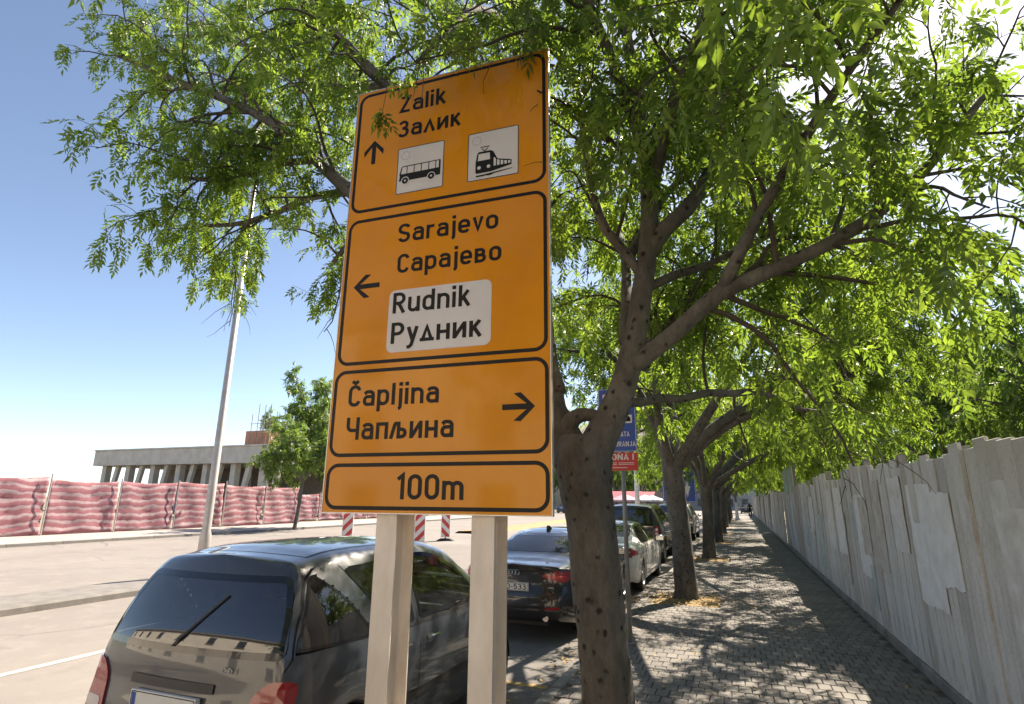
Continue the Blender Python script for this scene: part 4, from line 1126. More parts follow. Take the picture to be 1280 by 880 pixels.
def suv(name, label, loc, col, group=None):
    sp = dict(L=4.85, rw=0.38, ra=0.42, wheels=(0.95, 3.87), sill=0.36, smooth=2, bulge=0.05, rfall=0.5,
        zt=[(0, 1.76), (0.6, 1.80), (1.8, 1.82), (2.6, 1.79), (2.9, 1.70), (3.3, 1.40), (3.55, 1.20), (4.4, 1.12), (4.85, 0.95)],
        zs=[(0, 1.13), (1.5, 1.12), (3.0, 1.11), (3.6, 1.09), (4.4, 1.03), (4.85, 0.86)],
        ws=[(0, 0.90), (0.07, 0.94), (0.25, 0.97), (0.9, 0.985), (3.8, 0.985), (4.4, 0.95), (4.85, 0.80)],
        wr=[(0, 0.66), (0.5, 0.70), (1.8, 0.71), (2.8, 0.68), (3.5, 0.80), (4.4, 0.80), (4.85, 0.7)],
        rear=[(0.3, 0.12), (0.45, 0.0), (0.75, 0.0), (0.85, 0.05), (1.1, 0.06), (1.4, 0.13), (1.7, 0.22), (1.85, 0.25)],
        front=[(0.3, 0.1), (0.5, 0.0), (0.9, 0.03), (1.2, 0.15), (1.8, 0.3)])
    c = Car(name, label, 'car', sp, loc, group=group)
    c.window('rear_window', [(-0.74, 1.17), (0.74, 1.17), (0.635, 1.66), (-0.635, 1.66)], 'B', M_glass_dark, 0.06, 0.03)
    c.window('windscreen', [(-0.66, 1.24), (0.66, 1.24), (0.60, 1.66), (-0.60, 1.66)], 'F', M_glass, 0.06, 0.03)
    for v in LR:
        for nm, P in (('quarter_window', [(0.32, 1.19), (0.50, 1.66), (1.12, 1.69), (1.12, 1.16)]), ('rear_door_window', [(1.20, 1.16), (1.20, 1.69), (2.05, 1.69), (2.05, 1.16)]), ('front_door_window', [(2.14, 1.16), (2.14, 1.69), (2.60, 1.66), (3.15, 1.17)])):
            c.window(nm, P, v, M_glass_dark, 0.05, 0.02)
        c.seam([(1.15, 1.14), (1.2, 0.9), (1.35, 0.5)], v); c.seam([(2.09, 1.14), (2.09, 0.5)], v); c.seam([(3.2, 1.14), (3.2, 0.5)], v)
        for y in (1.4, 2.3): c.handle(y, 1.02, v, col, 0.2)
    for sg in (1, -1):
        P = [(sg * a, b) for a, b in ((0.76, 0.80), (0.895, 0.80), (0.885, 1.14), (0.80, 1.16))]
        t = c.patch('taillight', P if sg > 0 else P[::-1], 'B', M_tail, 0.01, r=0.02)
        for z in (0.92, 1.05):
            Q = [(sg * a, b) for a, b in rrect(0.795, z - 0.035, 0.865, z + 0.035, 0.034, 4)]
            c.patch('lens', Q if sg > 0 else Q[::-1], 'B', M_tail_clear, 0.012, t, skirt=0.002, grid=0.03)
    c.patch('bumper', [(-0.88, 0.44), (0.88, 0.44), (0.90, 0.70), (-0.90, 0.70)], 'B', M_dark, 0.012, r=0.04)
    c.seam([(-0.74, 1.125), (0.74, 1.125)], 'B', 0.025, None, M_chrome, 0.008, 'tailgate_trim')
    c.seam([(-0.74, 0.72), (0.74, 0.72)], 'B'); c.seam([(-0.75, 0.95), (0.75, 0.95)], 'B')
    c.plate(None, 0, 0.84)
    for sx in (1, -1):
        MB().tube([(sx * 0.62, 0.5, 1.79), (sx * 0.62, 0.62, 1.845), (sx * 0.62, 2.3, 1.85), (sx * 0.62, 2.45, 1.79)], 0.016, 6).build('roof_rail', M_dark, c.root)
    c.mirror(3.05, 1.18, 0.94, col)
    c.finish(col); c.wheels(0.255, 5); c.cabin(1.2, 2.4, 0.5, 1.22, 1.08)
    return c
grey_hatchback((-3.20, 2.74, ZR + 0.004))
P_black = paint('black_paint', (0.010, 0.012, 0.016), 0.3, 0.30, 0.05)
P_white = paint('white_car_paint', (0.70, 0.70, 0.68), 0.0, 0.35, 0.08)
P_dgreen = paint('charcoal_paint', (0.030, 0.032, 0.032), 0.5, 0.32, 0.12)
P_silver = paint('silver_paint', (0.36, 0.37, 0.38), 0.7, 0.34, 0.1)
P_blue = paint('blue_paint', (0.03, 0.07, 0.14), 0.5, 0.32, 0.05)
sedan('black_sedan', 'black saloon car with a number plate ending 533 parked ahead of the grey hatchback', (-3.12, 8.05, ZR + 0.004), P_black, 'audi', 'O-533')
sedan('white_sedan', 'white saloon car parked behind the large black off-road car', (-2.98, 12.45, ZR + 0.004), P_white, 'bmw', None)
suv('large_suv', 'tall black off-road car parked ahead of the white saloon', (-3.30, 18.6, ZR + 0.004), P_dgreen)
sedan('dark_sedan', 'dark blue saloon parked further up the kerb ahead of the off-road car', (-3.10, 24.4, ZR + 0.004), P_blue, 'bmw', None)
suv('silver_suv', 'silver off-road car at the far end of the row parked by the kerb', (-3.15, 30.2, ZR + 0.004), P_silver)
# ------------------------------------------------------------------ trees
def mat_bark():
    m, nt, bs = nodes_of('bark')
    f1 = noise(nt, 5, 6, 0.7, stretch=(1, 1, 0.45)); f2 = noise(nt, 26, 5, 0.7, stretch=(1, 1, 0.5)); f3 = noise(nt, 1.3, 3, 0.5)
    c = ramp(nt, f1, [(0.28, (0.056, 0.052, 0.046)), (0.5, (0.108, 0.099, 0.087)), (0.75, (0.18, 0.167, 0.148))])
    c = mixc(nt, ramp(nt, f3, [(0.55, (0, 0, 0)), (0.75, (0.4, 0.4, 0.4))]), c, (0.085, 0.085, 0.045))
    vo = nt.nodes.new('ShaderNodeTexVoronoi'); vo.inputs['Scale'].default_value = 11
    tc = nt.nodes.new('ShaderNodeTexCoord'); nt.links.new(tc.outputs['Object'], vo.inputs['Vector'])
    dist = mixc(nt, 0.4, vo.outputs['Distance'], f2)
    sp = ramp(nt, dist, [(0.27, (1, 1, 1)), (0.34, (0, 0, 0))])
    c = mixc(nt, sp, c, (0.030, 0.024, 0.019))
    c = mixc(nt, 0.55, c, ramp(nt, f2, [(0.3, (0.55, 0.55, 0.55)), (0.7, (1.3, 1.3, 1.3))]), 'MULTIPLY')
    nt.links.new(c, bs.inputs['Base Color']); bs.inputs['Roughness'].default_value = 0.9
    hgt = mixc(nt, 0.55, f2, ramp(nt, dist, [(0.2, (0, 0, 0)), (0.34, (1, 1, 1))]))
    bump(nt, bs, hgt, 0.9, 0.03)
    return m
M_bark = mat_bark()
M_twig = mat('twig_bark', (0.085, 0.07, 0.055), 0.9, var=0.4, scale=14)
def mat_leaf(name, a, b, trans, tw=0.42):
    m, nt, bs = nodes_of(name)
    ge = nt.nodes.new('ShaderNodeNewGeometry')
    big = noise(nt, 0.8, 3, 0.5)
    f = nt.nodes.new('ShaderNodeMath'); f.operation = 'MULTIPLY_ADD'; f.inputs[1].default_value = 0.6
    nt.links.new(ge.outputs['Random Per Island'], f.inputs[0])
    sc_ = nt.nodes.new('ShaderNodeMath'); sc_.operation = 'MULTIPLY'; sc_.inputs[1].default_value = 0.5; nt.links.new(big, sc_.inputs[0]); nt.links.new(sc_.outputs[0], f.inputs[2])
    c = ramp(nt, f.outputs[0], [(0.15, a), (0.85, b)])
    nt.links.new(c, bs.inputs['Base Color'])
    bs.inputs['Roughness'].default_value = 0.42
    bs.inputs['Specular IOR Level'].default_value = 0.45
    tl = nt.nodes.new('ShaderNodeBsdfTranslucent')
    c2 = mixc(nt, 1.0, c, trans, 'MULTIPLY'); nt.links.new(c2, tl.inputs[0])
    mx = nt.nodes.new('ShaderNodeMixShader'); mx.inputs[0].default_value = tw
    out = nt.nodes['Material Output']
    nt.links.new(bs.outputs[0], mx.inputs[1]); nt.links.new(tl.outputs[0], mx.inputs[2]); nt.links.new(mx.outputs[0], out.inputs[0])
    return m
M_leaf = mat_leaf('green_leaf', (0.044, 0.078, 0.024), (0.105, 0.148, 0.044), (3.5, 3.5, 1.2), 0.54)
M_leaf_far = mat_leaf('distant_leaf', (0.05, 0.085, 0.026), (0.10, 0.145, 0.045), (2.9, 3.0, 1.3), 0.48)
def leaf_template(pairs, L, ll, lw, seed):
    r = np.random.default_rng(seed)
    V = []; F = []
    spots = []
    for k in range(pairs):
        t = (k + 0.8) / (pairs + 0.6)
        for s_ in (-1, 1): spots.append((t * L, s_ * R_(52 - 14 * t + r.normal(0, 8)), ll * (0.85 + 0.25 * math.sin(math.pi * t)) * r.uniform(0.85, 1.12)))
    spots.append((L, R_(r.normal(0, 6)), ll * 1.15))
    for x, a, l in spots:
        d = np.array([math.cos(a), math.sin(a), r.normal(-0.25, 0.18)]); d /= np.linalg.norm(d)
        n_ = np.array([r.normal(0, 0.35), r.normal(0, 0.35), 1.0]); s_ = np.cross(n_, d); s_ /= np.linalg.norm(s_); n_ = np.cross(d, s_)
        b = np.array([x, 0, -0.35 * x * x / L])
        w = lw * r.uniform(0.85, 1.15)
        k = len(V)
        V += [b, b + d * l * 0.42 + s_ * w / 2 + n_ * 0.12 * w, b + d * l - n_ * 0.08 * l, b + d * l * 0.42 - s_ * w / 2 + n_ * 0.12 * w]
        F += [(k, k + 2, k + 1), (k, k + 3, k + 2)]
    return np.array(V), np.array(F)
def make_leaves(P, D, S, temps, r):
    P = np.asarray(P); D = np.asarray(D)
    D = D / np.linalg.norm(D, axis=1, keepdims=True)
    N = len(P)
    up = np.array([0, 0, 1.0]) + r.normal(0, 0.45, (N, 3))
    Yx = np.cross(up, D); Yx /= np.maximum(np.linalg.norm(Yx, axis=1, keepdims=True), 1e-6)
    Zx = np.cross(D, Yx)
    which = r.integers(0, len(temps), N)
    VV, FF, base = [], [], 0
    for k, (V, F) in enumerate(temps):
        m = which == k
        n = int(m.sum())
        if not n: continue
        W = P[m][:, None, :] + S[m][:, None, None] * (V[None, :, 0:1] * D[m][:, None, :] + V[None, :, 1:2] * Yx[m][:, None, :] + V[None, :, 2:3] * Zx[m][:, None, :])
        VV.append(W.reshape(-1, 3)); FF.append((F[None] + (np.arange(n) * len(V))[:, None, None]).reshape(-1, 3) + base); base += n * len(V)
    return np.concatenate(VV), np.concatenate(FF)
def norm(v): return v / max(np.linalg.norm(v), 1e-9)
def smooth_path(P, R, step=0.12):
    """Catmull-Rom through the given points"""
    P = np.asarray(P, float); R = np.asarray(R, float)
    A = np.vstack([2 * P[0] - P[1], P, 2 * P[-1] - P[-2]])
    out, rad = [], []
    for i in range(1, len(A) - 2):
        n = max(2, int(np.linalg.norm(A[i + 1] - A[i]) / step))
        for t in np.arange(n) / n:
            out.append(0.5 * (2 * A[i] + (A[i + 1] - A[i - 1]) * t + (2 * A[i - 1] - 5 * A[i] + 4 * A[i + 1] - A[i + 2]) * t**2 + (3 * A[i] - A[i - 1] - 3 * A[i + 1] + A[i + 2]) * t**3))
            rad.append(R[i - 1] + (R[i] - R[i - 1]) * t)
    out.append(P[-1]); rad.append(R[-1])
    return np.array(out), np.array(rad)
def bumpy_tube(P, R, n, r, amp):
    V, F = tube_geo(P, R, n)
    V = np.asarray(V).reshape(len(P), n, 3)
    ph = r.uniform(0, 6.28, 4); a = np.arange(n) * 2 * math.pi / n
    s_ = np.arange(len(P))[:, None] * 0.12
    k = 1 + amp * (np.sin(2 * a[None] + s_ * 2.1 + ph[0]) + 0.7 * np.sin(3 * a[None] - s_ * 3.3 + ph[1]) + 0.5 * np.sin(5 * a[None] + s_ * 5 + ph[2])) + r.normal(0, amp * 0.6, (len(P), n))
    V = P[:, None, :] + (V - P[:, None, :]) * k[:, :, None]
    return V.reshape(-1, 3), F
class Tree:
    def __init__(s, seed): s.r = np.random.default_rng(seed); s.big = MB(); s.tw = MB(); s.LP = []; s.LD = []; s.LS = []; s.limbs = []
    def limb(s, P, R, n=12, amp=0.04, spawn=True, f0=0.25, dens=1.0, step=0.12):
        P, R = smooth_path(P, R, step)
        V, F = bumpy_tube(P, R, n, s.r, amp)
        s.big.add(V, F)
        if spawn: s.limbs.append((P, R, f0, dens))
        return P, R
    def grow(s, p, d, L, r0, droop, wig, nseg=7):
        P = [p]; d = norm(d)
        for k in range(nseg):
            d = norm(d + s.r.normal(0, wig, 3) + np.array([0, 0, -droop * (k + 1) / nseg + 0.02]))
            P.append(P[-1] + d * L / nseg)
        return np.array(P), np.linspace(r0, r0 * 0.3, nseg + 1)
    def foliage(s, gap2=0.22, L2=(0.7, 1.5), gap3=0.13, L3=(0.22, 0.5), leaves=5, size=1.0, keep=None, upb=0.25, droop=0.22):
        r = s.r
        for P, R, f0, dens in s.limbs:
            seg = np.linalg.norm(np.diff(P, axis=0), axis=1); cum = np.concatenate([[0], np.cumsum(seg)]); tot = cum[-1]
            t = tot * f0
            while t < tot:
                i = min(np.searchsorted(cum, t), len(P) - 1)
                tang = norm(P[min(i + 1, len(P) - 1)] - P[max(i - 1, 0)])
                rnd = r.normal(0, 1, 3); rnd -= tang * (rnd @ tang); rnd = norm(rnd)
                d = norm(tang * r.uniform(0.2, 0.9) + rnd * 0.9 + np.array([0, 0, upb]))
                L = r.uniform(*L2) * (1.0 if t < tot * 0.85 else 0.7)
                if keep is None or keep(P[i] + d * L * 0.6):
                    P2, R2 = s.grow(P[i], d, L, min(0.022, max(R[i] * 0.45, 0.007)), droop, 0.16, 8)
                    V, F = tube_geo(P2, R2, 5, False); s.tw.add(V, F)
                    s.twigs(P2, gap3, L3, leaves, size, droop)
                t += gap2 / dens * r.uniform(0.6, 1.4)
            s.twigs(P[-max(3, int(0.6 / 0.12)):], gap3, L3, leaves, size, droop)
    def twigs(s, P2, gap3, L3, leaves, size, droop):
        r = s.r
        seg = np.linalg.norm(np.diff(P2, axis=0), axis=1); cum = np.concatenate([[0], np.cumsum(seg)]); tot = cum[-1]
        u = tot * 0.22
        while u <= tot:
            i = min(np.searchsorted(cum, u), len(P2) - 1)
            fr = (u - cum[i - 1]) / max(seg[i - 1], 1e-6) if i > 0 else 0
            p = P2[i - 1] + (P2[i] - P2[i - 1]) * fr if i > 0 else P2[0]
            tg = norm(P2[i] - P2[i - 1]) if i > 0 else norm(P2[1] - P2[0])
            rnd = r.normal(0, 1, 3); rnd -= tg * (rnd @ tg)
            d = norm(tg * 0.6 + norm(rnd) * 0.9)
            P3, R3 = s.grow(p, d, r.uniform(*L3), 0.005, droop * 1.2, 0.2, 4)
            V, F = tube_geo(P3, R3, 3, False); s.tw.add(V, F)
            for k in range(leaves):
                q = r.uniform(0.25, 1.0); j = min(int(q * 4), 3); a = P3[j] + (P3[j + 1] - P3[j]) * (q * 4 - j)
                ld = norm(norm(P3[j + 1] - P3[j]) * 0.5 + r.normal(0, 0.55, 3) + np.array([0, 0, -0.55]))
                s.LP.append(a); s.LD.append(ld); s.LS.append(size * r.uniform(0.55, 1.2))
            s.LP.append(P3[-1]); s.LD.append(norm(P3[-1] - P3[-2] + np.array([0, 0, -0.5]))); s.LS.append(size * r.uniform(0.9, 1.2))
            u += gap3 * r.uniform(0.6, 1.4)
    def prune(s, zmin):
        # crown lifted over walkway and bays, as street trees are
        k = [i for i, p in enumerate(s.LP) if p[2] > zmin]
        s.LP = [s.LP[i] for i in k]; s.LD = [s.LD[i] for i in k]; s.LS = [s.LS[i] for i in k]
    def build(s, name, label, cat, temps, loc=(0, 0, 0), group=None, leafmat=None):
        root = thing(name, label, cat, loc, 0.0, group)
        L0 = np.array(loc)
        s.big.V = [tuple(np.array(v) - L0) for v in s.big.V]; s.tw.V = [tuple(np.array(v) - L0) for v in s.tw.V]
        t = s.big.build('trunk', M_bark, root, True, fix=False)
        b = s.tw.build('branches', M_twig, root, True, fix=False); b['kind'] = 'stuff'
        V, F = make_leaves(np.array(s.LP) - L0, np.array(s.LD), np.array(s.LS), temps, s.r)
        c = mobj('crown', V, F, leafmat or M_leaf, root)
        return root
T_near = [leaf_template(4, 0.155, 0.072, 0.025, k) for k in range(5)]
T_mid = [leaf_template(3, 0.17, 0.105, 0.036, 20 + k) for k in range(4)]
T_far = [leaf_template(2, 0.18, 0.15, 0.06, 40 + k) for k in range(4)]
GROUP_T = 'street trees along the pavement'

# --- the near tree, traced limb by limb (x px, y px, distance along the street, half width in px)
def trace(pts):
    P = []; Rr = []
    for x, y, Y, h in pts:
        p = atY(x, y, Y); P.append(p); Rr.append(h * ((p - np.array([0, 0, CAM_H])) @ _fw) / F_PX)
    return P, Rr
nt_ = Tree(11)
b0 = np.array([-0.925, 3.87, -0.06]); 
P, Rr = trace([(760, 880, 3.87, 33), (753, 800, 3.87, 31), (744, 710, 3.87, 31), (737, 640, 3.87, 31), (731, 600, 3.87, 33), (728, 575, 3.87, 36), (730, 548, 3.88, 30)])
P = [b0, b0 + np.array([0.008, 0, 0.14])] + P; Rr = [0.30, 0.225] + Rr
nt_.limb(P, Rr, 44, 0.02, False, step=0.03)
nt_.limb(*trace([(733, 592, 3.87, 25), (744, 562, 3.87, 23), (757, 535, 3.87, 20), (773, 500, 3.88, 17), (782, 471, 3.88, 15.5), (789, 445, 3.89, 15), (795, 415, 3.9, 13.5), (802, 370, 3.93, 13), (810, 310, 3.96, 12), (812, 250, 4.0, 11), (806, 190, 4.0, 10), (799, 130, 4.0, 9), (786, 60, 3.95, 7), (778, 0, 3.9, 6), (770, -110, 3.8, 5), (770, -240, 3.7, 3)]), n=18, amp=0.025, f0=0.38, dens=1.35)
nt_.limb(*trace([(811, 318, 3.96, 11), (832, 285, 3.96, 11), (858, 262, 3.98, 10), (884, 222, 4.0, 9), (905, 165, 4.05, 8), (920, 110, 4.1, 7), (940, 50, 4.1, 6), (965, -20, 4.1, 5), (1000, -120, 4.0, 3)]), n=12, f0=0.15, dens=1.35)
nt_.limb(*trace([(784, 462, 3.88, 12), (822, 434, 3.86, 11), (858, 403, 3.84, 11), (900, 366, 3.8, 11), (945, 346, 3.75, 10), (1000, 322, 3.7, 8.5), (1070, 285, 3.6, 8), (1150, 220, 3.5, 6), (1230, 120, 3.4, 4)]), n=14, f0=0.25, dens=1.35)
nt_.limb(*trace([(806, 352, 3.93, 6), (782, 316, 3.9, 6), (758, 288, 3.85, 6), (744, 250, 3.8, 5), (732, 190, 3.75, 4), (722, 110, 3.7, 3)]), n=8, f0=0.2, dens=1.1)
nt_.limb(*trace([(806, 362, 3.95, 6), (842, 344, 4.1, 6), (888, 330, 4.3, 5), (950, 300, 4.5, 4), (1010, 262, 4.6, 3)]), n=8, f0=0.3)
nt_.limb(*trace([(776, 502, 3.93, 7), (800, 503, 4.1, 6), (828, 498, 4.35, 5.5), (850, 499, 4.55, 5), (885, 491, 4.8, 5), (918, 492, 5.05, 4.5), (945, 489, 5.25, 4), (975, 499, 5.45, 3.5), (1000, 512, 5.6, 3), (1060, 516, 5.8, 2)]), n=8, f0=0.35, dens=0.6)
nt_.limb(*trace([(770, 520, 3.95, 7), (790, 460, 4.3, 7), (812, 430, 4.8, 6), (850, 390, 5.4, 5), (900, 330, 6.0, 4), (950, 260, 6.6, 3)]), n=8, f0=0.25, dens=1.4)
nt_.limb(*trace([(705, 545, 3.9, 13), (716, 524, 3.88, 11), (732, 518, 3.87, 8), (748, 522, 3.87, 8), (768, 528, 3.87, 9)]), n=12, amp=0.06, spawn=False, step=0.05)
for x_, y_ in ((733, 568), (716, 560), (724, 640), (750, 720)):
    kp = atY(x_, y_, 3.70); nt_.big.add(*bumpy_tube(np.array([kp + np.array([0, 0.10, 0]), kp + np.array([0, 0.055, 0]), kp + np.array([0, 0.035, 0]), kp + np.array([0, 0.045, 0])]), np.array([0.06, 0.045, 0.032, 0.006]), 10, nt_.r, 0.08))
# left limb, behind the sign board
nt_.limb(*trace([(728, 596, 3.87, 26), (714, 568, 3.9, 24), (702, 540, 3.95, 21), (676, 492, 4.05, 18), (620, 410, 4.1, 15), (560, 330, 4.1, 13), (500, 278, 4.1, 11), (440, 240, 4.1, 9), (395, 200, 4.1, 7), (348, 160, 4.0, 6), (295, 130, 3.9, 5), (230, 105, 3.8, 4), (150, 70, 3.7, 3)]), n=16, f0=0.5, dens=1.3)
nt_.limb(*trace([(640, 428, 4.08, 12), (595, 310, 4.2, 10), (545, 195, 4.25, 8), (482, 106, 4.25, 6.5), (440, 62, 4.2, 6), (398, 15, 4.15, 5), (340, -50, 4.1, 4), (280, -120, 4.0, 3)]), n=10, f0=0.35, dens=1.3)
nt_.limb(*trace([(440, 240, 4.1, 5), (392, 246, 4.2, 4.5), (340, 268, 4.3, 4), (295, 280, 4.35, 3), (250, 282, 4.4, 2)]), n=6, f0=0.1, dens=1.1)
nt_.limb(*trace([(475, 262, 4.1, 5), (440, 300, 4.4, 4), (415, 330, 4.6, 3)]), n=6, f0=0.3, dens=0.8)
nt_.limb(*trace([(395, 200, 4.1, 4.5), (350, 205, 4.0, 4), (300, 222, 3.95, 3.5), (262, 225, 3.9, 3), (215, 220, 3.8, 2)]), n=6, f0=0.1)
nt_.limb(*trace([(482, 106, 4.25, 4.5), (430, 110, 4.5, 4), (370, 95, 4.8, 4), (310, 60, 5.0, 3), (240, 30, 5.2, 2)]), n=6, f0=0.1, dens=1.3)
nt_.limb(*trace([(700, 532, 3.95, 12), (686, 440, 4.3, 10), (672, 300, 4.6, 9), (655, 160, 4.7, 7), (645, 50, 4.7, 6), (640, -30, 4.7, 5), (630, -130, 4.6, 3)]), n=10, f0=0.3, dens=1.1)
nt_.limb(*trace([(655, 165, 4.7, 5), (600, 90, 4.7, 5), (560, 20, 4.6, 4), (520, -60, 4.5, 3)]), n=6, f0=0.2)
# reaching forward over the sign and towards the walkway
nt_.limb(*trace([(648, 60, 4.7, 5), (620, 20, 4.0, 4), (590, 12, 3.4, 3.5), (560, 40, 2.95, 3), (520, 78, 2.75, 2)]), n=6, f0=0.6, dens=0.5)
nt_.limb(*trace([(806, 190, 4.0, 8), (770, 90, 3.5, 7), (720, -40, 3.0, 6), (690, -200, 2.5, 5), (690, -420, 2.0, 3)]), n=8, f0=0.25)
nt_.limb(*trace([(812, 250, 4.0, 8), (845, 120, 3.4, 7), (890, 0, 2.9, 6), (960, -160, 2.4, 4), (1060, -380, 1.9, 3)]), n=8, f0=0.25)
nt_.limb(*trace([(900, 366, 3.8, 8), (960, 250, 3.4, 7), (1040, 120, 3.0, 6), (1140, -20, 2.6, 4)]), n=8, f0=0.25)
for pts_, rr_ in (([(-0.66, 3.9, 2.9), (-0.75, 4.6, 3.8), (-1.0, 5.6, 4.7), (-1.3, 6.6, 5.3), (-1.6, 7.4, 5.6)], 0.05), ([(-1.2, 4.05, 2.6), (-1.7, 4.8, 3.8), (-2.2, 5.7, 4.8), (-2.7, 6.5, 5.3), (-3.0, 7.2, 5.4)], 0.05), ([(-0.62, 4.0, 3.6), (-0.3, 4.8, 4.6), (0.1, 5.8, 5.4), (0.5, 6.8, 5.9)], 0.04), ([(-1.9, 5.2, 4.3), (-3.0, 5.6, 5.2), (-3.8, 5.8, 5.8)], 0.03)):
    nt_.limb(pts_, np.linspace(rr_, 0.008, len(pts_)), 9, 0.04, True, 0.25, 0.9)
# keep the space in front of the board and right before the lens clear
def keep_near(p):
    x, y, zc = pix(p)
    if zc > 0.2 and p[1] < 3.30 and 395 < x < 705 and 45 < y < 700: return False
    return np.linalg.norm(p - np.array([0, 0, CAM_H])) > 2.1
nt_.foliage(0.15, (0.6, 1.45), 0.115, (0.2, 0.45), 5, 1.0, keep_near)
# sprays that hang in front of the board's upper edge
for (x, y, Y, n, L) in ((512, 80, 2.86, 4, 0.16), (500, 86, 2.90, 3, 0.14), (478, 130, 2.84, 9, 0.12)):
    p0 = atY(x + 6, y - 34, Y + 0.06); p1 = atY(x, y + 10, Y)
    P2, R2 = smooth_path([p0, 0.5 * (p0 + p1) + np.array([0.01, 0, 0.015]), p1], [0.004, 0.003, 0.002], 0.05)
    V, F = tube_geo(P2, R2, 4, False); nt_.tw.add(V, F)
    for k in range(n):
        nt_.LP.append(P2[-1] + nt_.r.normal(0, 0.015, 3)); nt_.LD.append(norm(np.array([nt_.r.normal(0, 0.35), nt_.r.normal(0, 0.2), -1.0]))); nt_.LS.append(0.85)
LPa = np.array(nt_.LP); q_ = LPa - np.array([0, 0, CAM_H]); zc_ = q_ @ _fw
xx = 640 + F_PX * (q_ @ RT) / np.maximum(zc_, 0.05); yy = 440 - F_PX * (q_ @ UP) / np.maximum(zc_, 0.05)
spray = np.zeros(len(LPa), bool); spray[-16:] = True
bad = (zc_ > 0.05) & (LPa[:, 1] < 3.25) & (xx > 400) & (xx < 700) & (yy > 60) & (yy < 700) & ~spray
# the open sky left of the board
bad |= (zc_ > 0.05) & (xx < 425) & (yy > 385 - np.clip(np.abs(xx - 350) - 60, 0, 300) * 0.25) & (LPa[:, 1] < 7)
bad |= (zc_ > 0.05) & (xx > 640) & (xx < 775) & (yy > 505) & (LPa[:, 1] < 7)
bad |= (zc_ > 0.05) & (xx > 775) & (yy > 535) & (LPa[:, 1] < 7.5)
bad |= np.linalg.norm(q_, axis=1) < 1.5
nt_.LP = list(LPa[~bad]); nt_.LD = [d for d, b in zip(nt_.LD, bad) if not b]; nt_.LS = [d for d, b in zip(nt_.LS, bad) if not b]
nt_.build('street_tree', 'thick-trunked street tree that forks low beside the orange sign', 'tree', T_near, (-0.925, 3.87, 0), GROUP_T)

def street_tree(seed, x, y, fork, Hh, spread, nl, bias=(0.15, 0.0), r0=0.2, lean=(0.0, 0.0)):
    t = Tree(seed); r = t.r
    base = np.array([x, y, -0.06])
    f = base + np.array([lean[0], lean[1], fork + 0.06])
    t.limb([base, base + np.array([0.01, 0, 0.2]), base + (f - base) * 0.55 + np.array([0.03, 0.02, 0]), f], [r0 * 1.45, r0 * 1.05, r0 * 0.88, r0 * 0.95], 18, 0.03, False, step=0.1)
    a0 = r.uniform(0, 6.28)
    for k in range(nl):
        a = a0 + k * 2 * math.pi / nl + r.normal(0, 0.25)
        hd = np.array([math.cos(a) + bias[0], math.sin(a) + bias[1], 0])
        sprd = spread * r.uniform(0.75, 1.15); hh = (Hh - fork) * r.uniform(0.55, 1.0) * (1.1 - 0.25 * (k % 2))
        rl = r0 * r.uniform(0.42, 0.62)
        P = [f - np.array([0, 0, 0.18]) + hd * 0.03]
        for u in (0.18, 0.42, 0.7, 1.0):
            P.append(f + hd * sprd * (u ** 0.9) + np.array([0, 0, hh * (u ** (0.75 if k % 2 else 1.0))]) + r.normal(0, 0.14, 3) * (u + 0.2))
        t.limb(P, [rl, rl * 0.8, rl * 0.6, rl * 0.4, rl * 0.15], 10, 0.04, True, 0.28, step=0.15)
        for m in range(2):
            u = r.uniform(0.3, 0.6); i = 2; q0 = P[i]
            d2 = norm(hd + r.normal(0, 0.7, 3) + np.array([0, 0, 0.35]))
            Ls = sprd * r.uniform(0.45, 0.75)
            t.limb([q0, q0 + d2 * Ls * 0.4 + r.normal(0, 0.1, 3), q0 + d2 * Ls + np.array([0, 0, r.uniform(-0.3, 0.5)])], [rl * 0.5, rl * 0.35, rl * 0.12], 7, 0.04, True, 0.2, step=0.15)
    return t
t2 = street_tree(31, TREE_X[1], TREE_Y[1], 2.6, 8.0, 4.1, 7, (0.40, -0.05), 0.21, (-0.12, 0.0))
t2.foliage(0.21, (0.7, 1.6), 0.13, (0.25, 0.5), 5, 1.0)
t2.prune(3.0)
t2.build('street_tree', 'street tree with a pale leaf-strewn pit beside the parking zone sign', 'tree', T_mid, (TREE_X[1], TREE_Y[1], 0), GROUP_T)
t3 = street_tree(47, TREE_X[2], TREE_Y[2], 2.4, 7.6, 4.3, 8, (0.40, -0.15), 0.20, (0.05, 0))
t3.foliage(0.26, (0.8, 1.7), 0.17, (0.3, 0.55), 4, 1.1)
t3.prune(3.0)
r3 = t3.build('street_tree', 'street tree standing beside the tall black off-road car', 'tree', T_mid, (TREE_X[2], TREE_Y[2], 0), GROUP_T)
t4 = street_tree(59, TREE_X[3], TREE_Y[3], 2.5, 7.8, 4.2, 8, (0.35, -0.1), 0.19)
t4.foliage(0.30, (0.8, 1.7), 0.22, (0.3, 0.6), 5, 1.2)
t4.prune(2.9)
r4 = t4.build('street_tree', 'street tree farther up the pavement beyond the parked off-road car', 'tree', T_far, (TREE_X[3], TREE_Y[3], 0), GROUP_T)
for k in range(4, len(TREE_Y)):
    c = copy_tree(r3 if k % 2 == 0 else r4)
    c.location = (TREE_X[k], TREE_Y[k], 0); c.rotation_euler = (0, 0, R_(70 * k + 25)); c['label'] = 'distant street tree in the row shading the far pavement'
    s_ = 0.95 + 0.03 * (k % 3); c.scale = (s_, s_, s_)
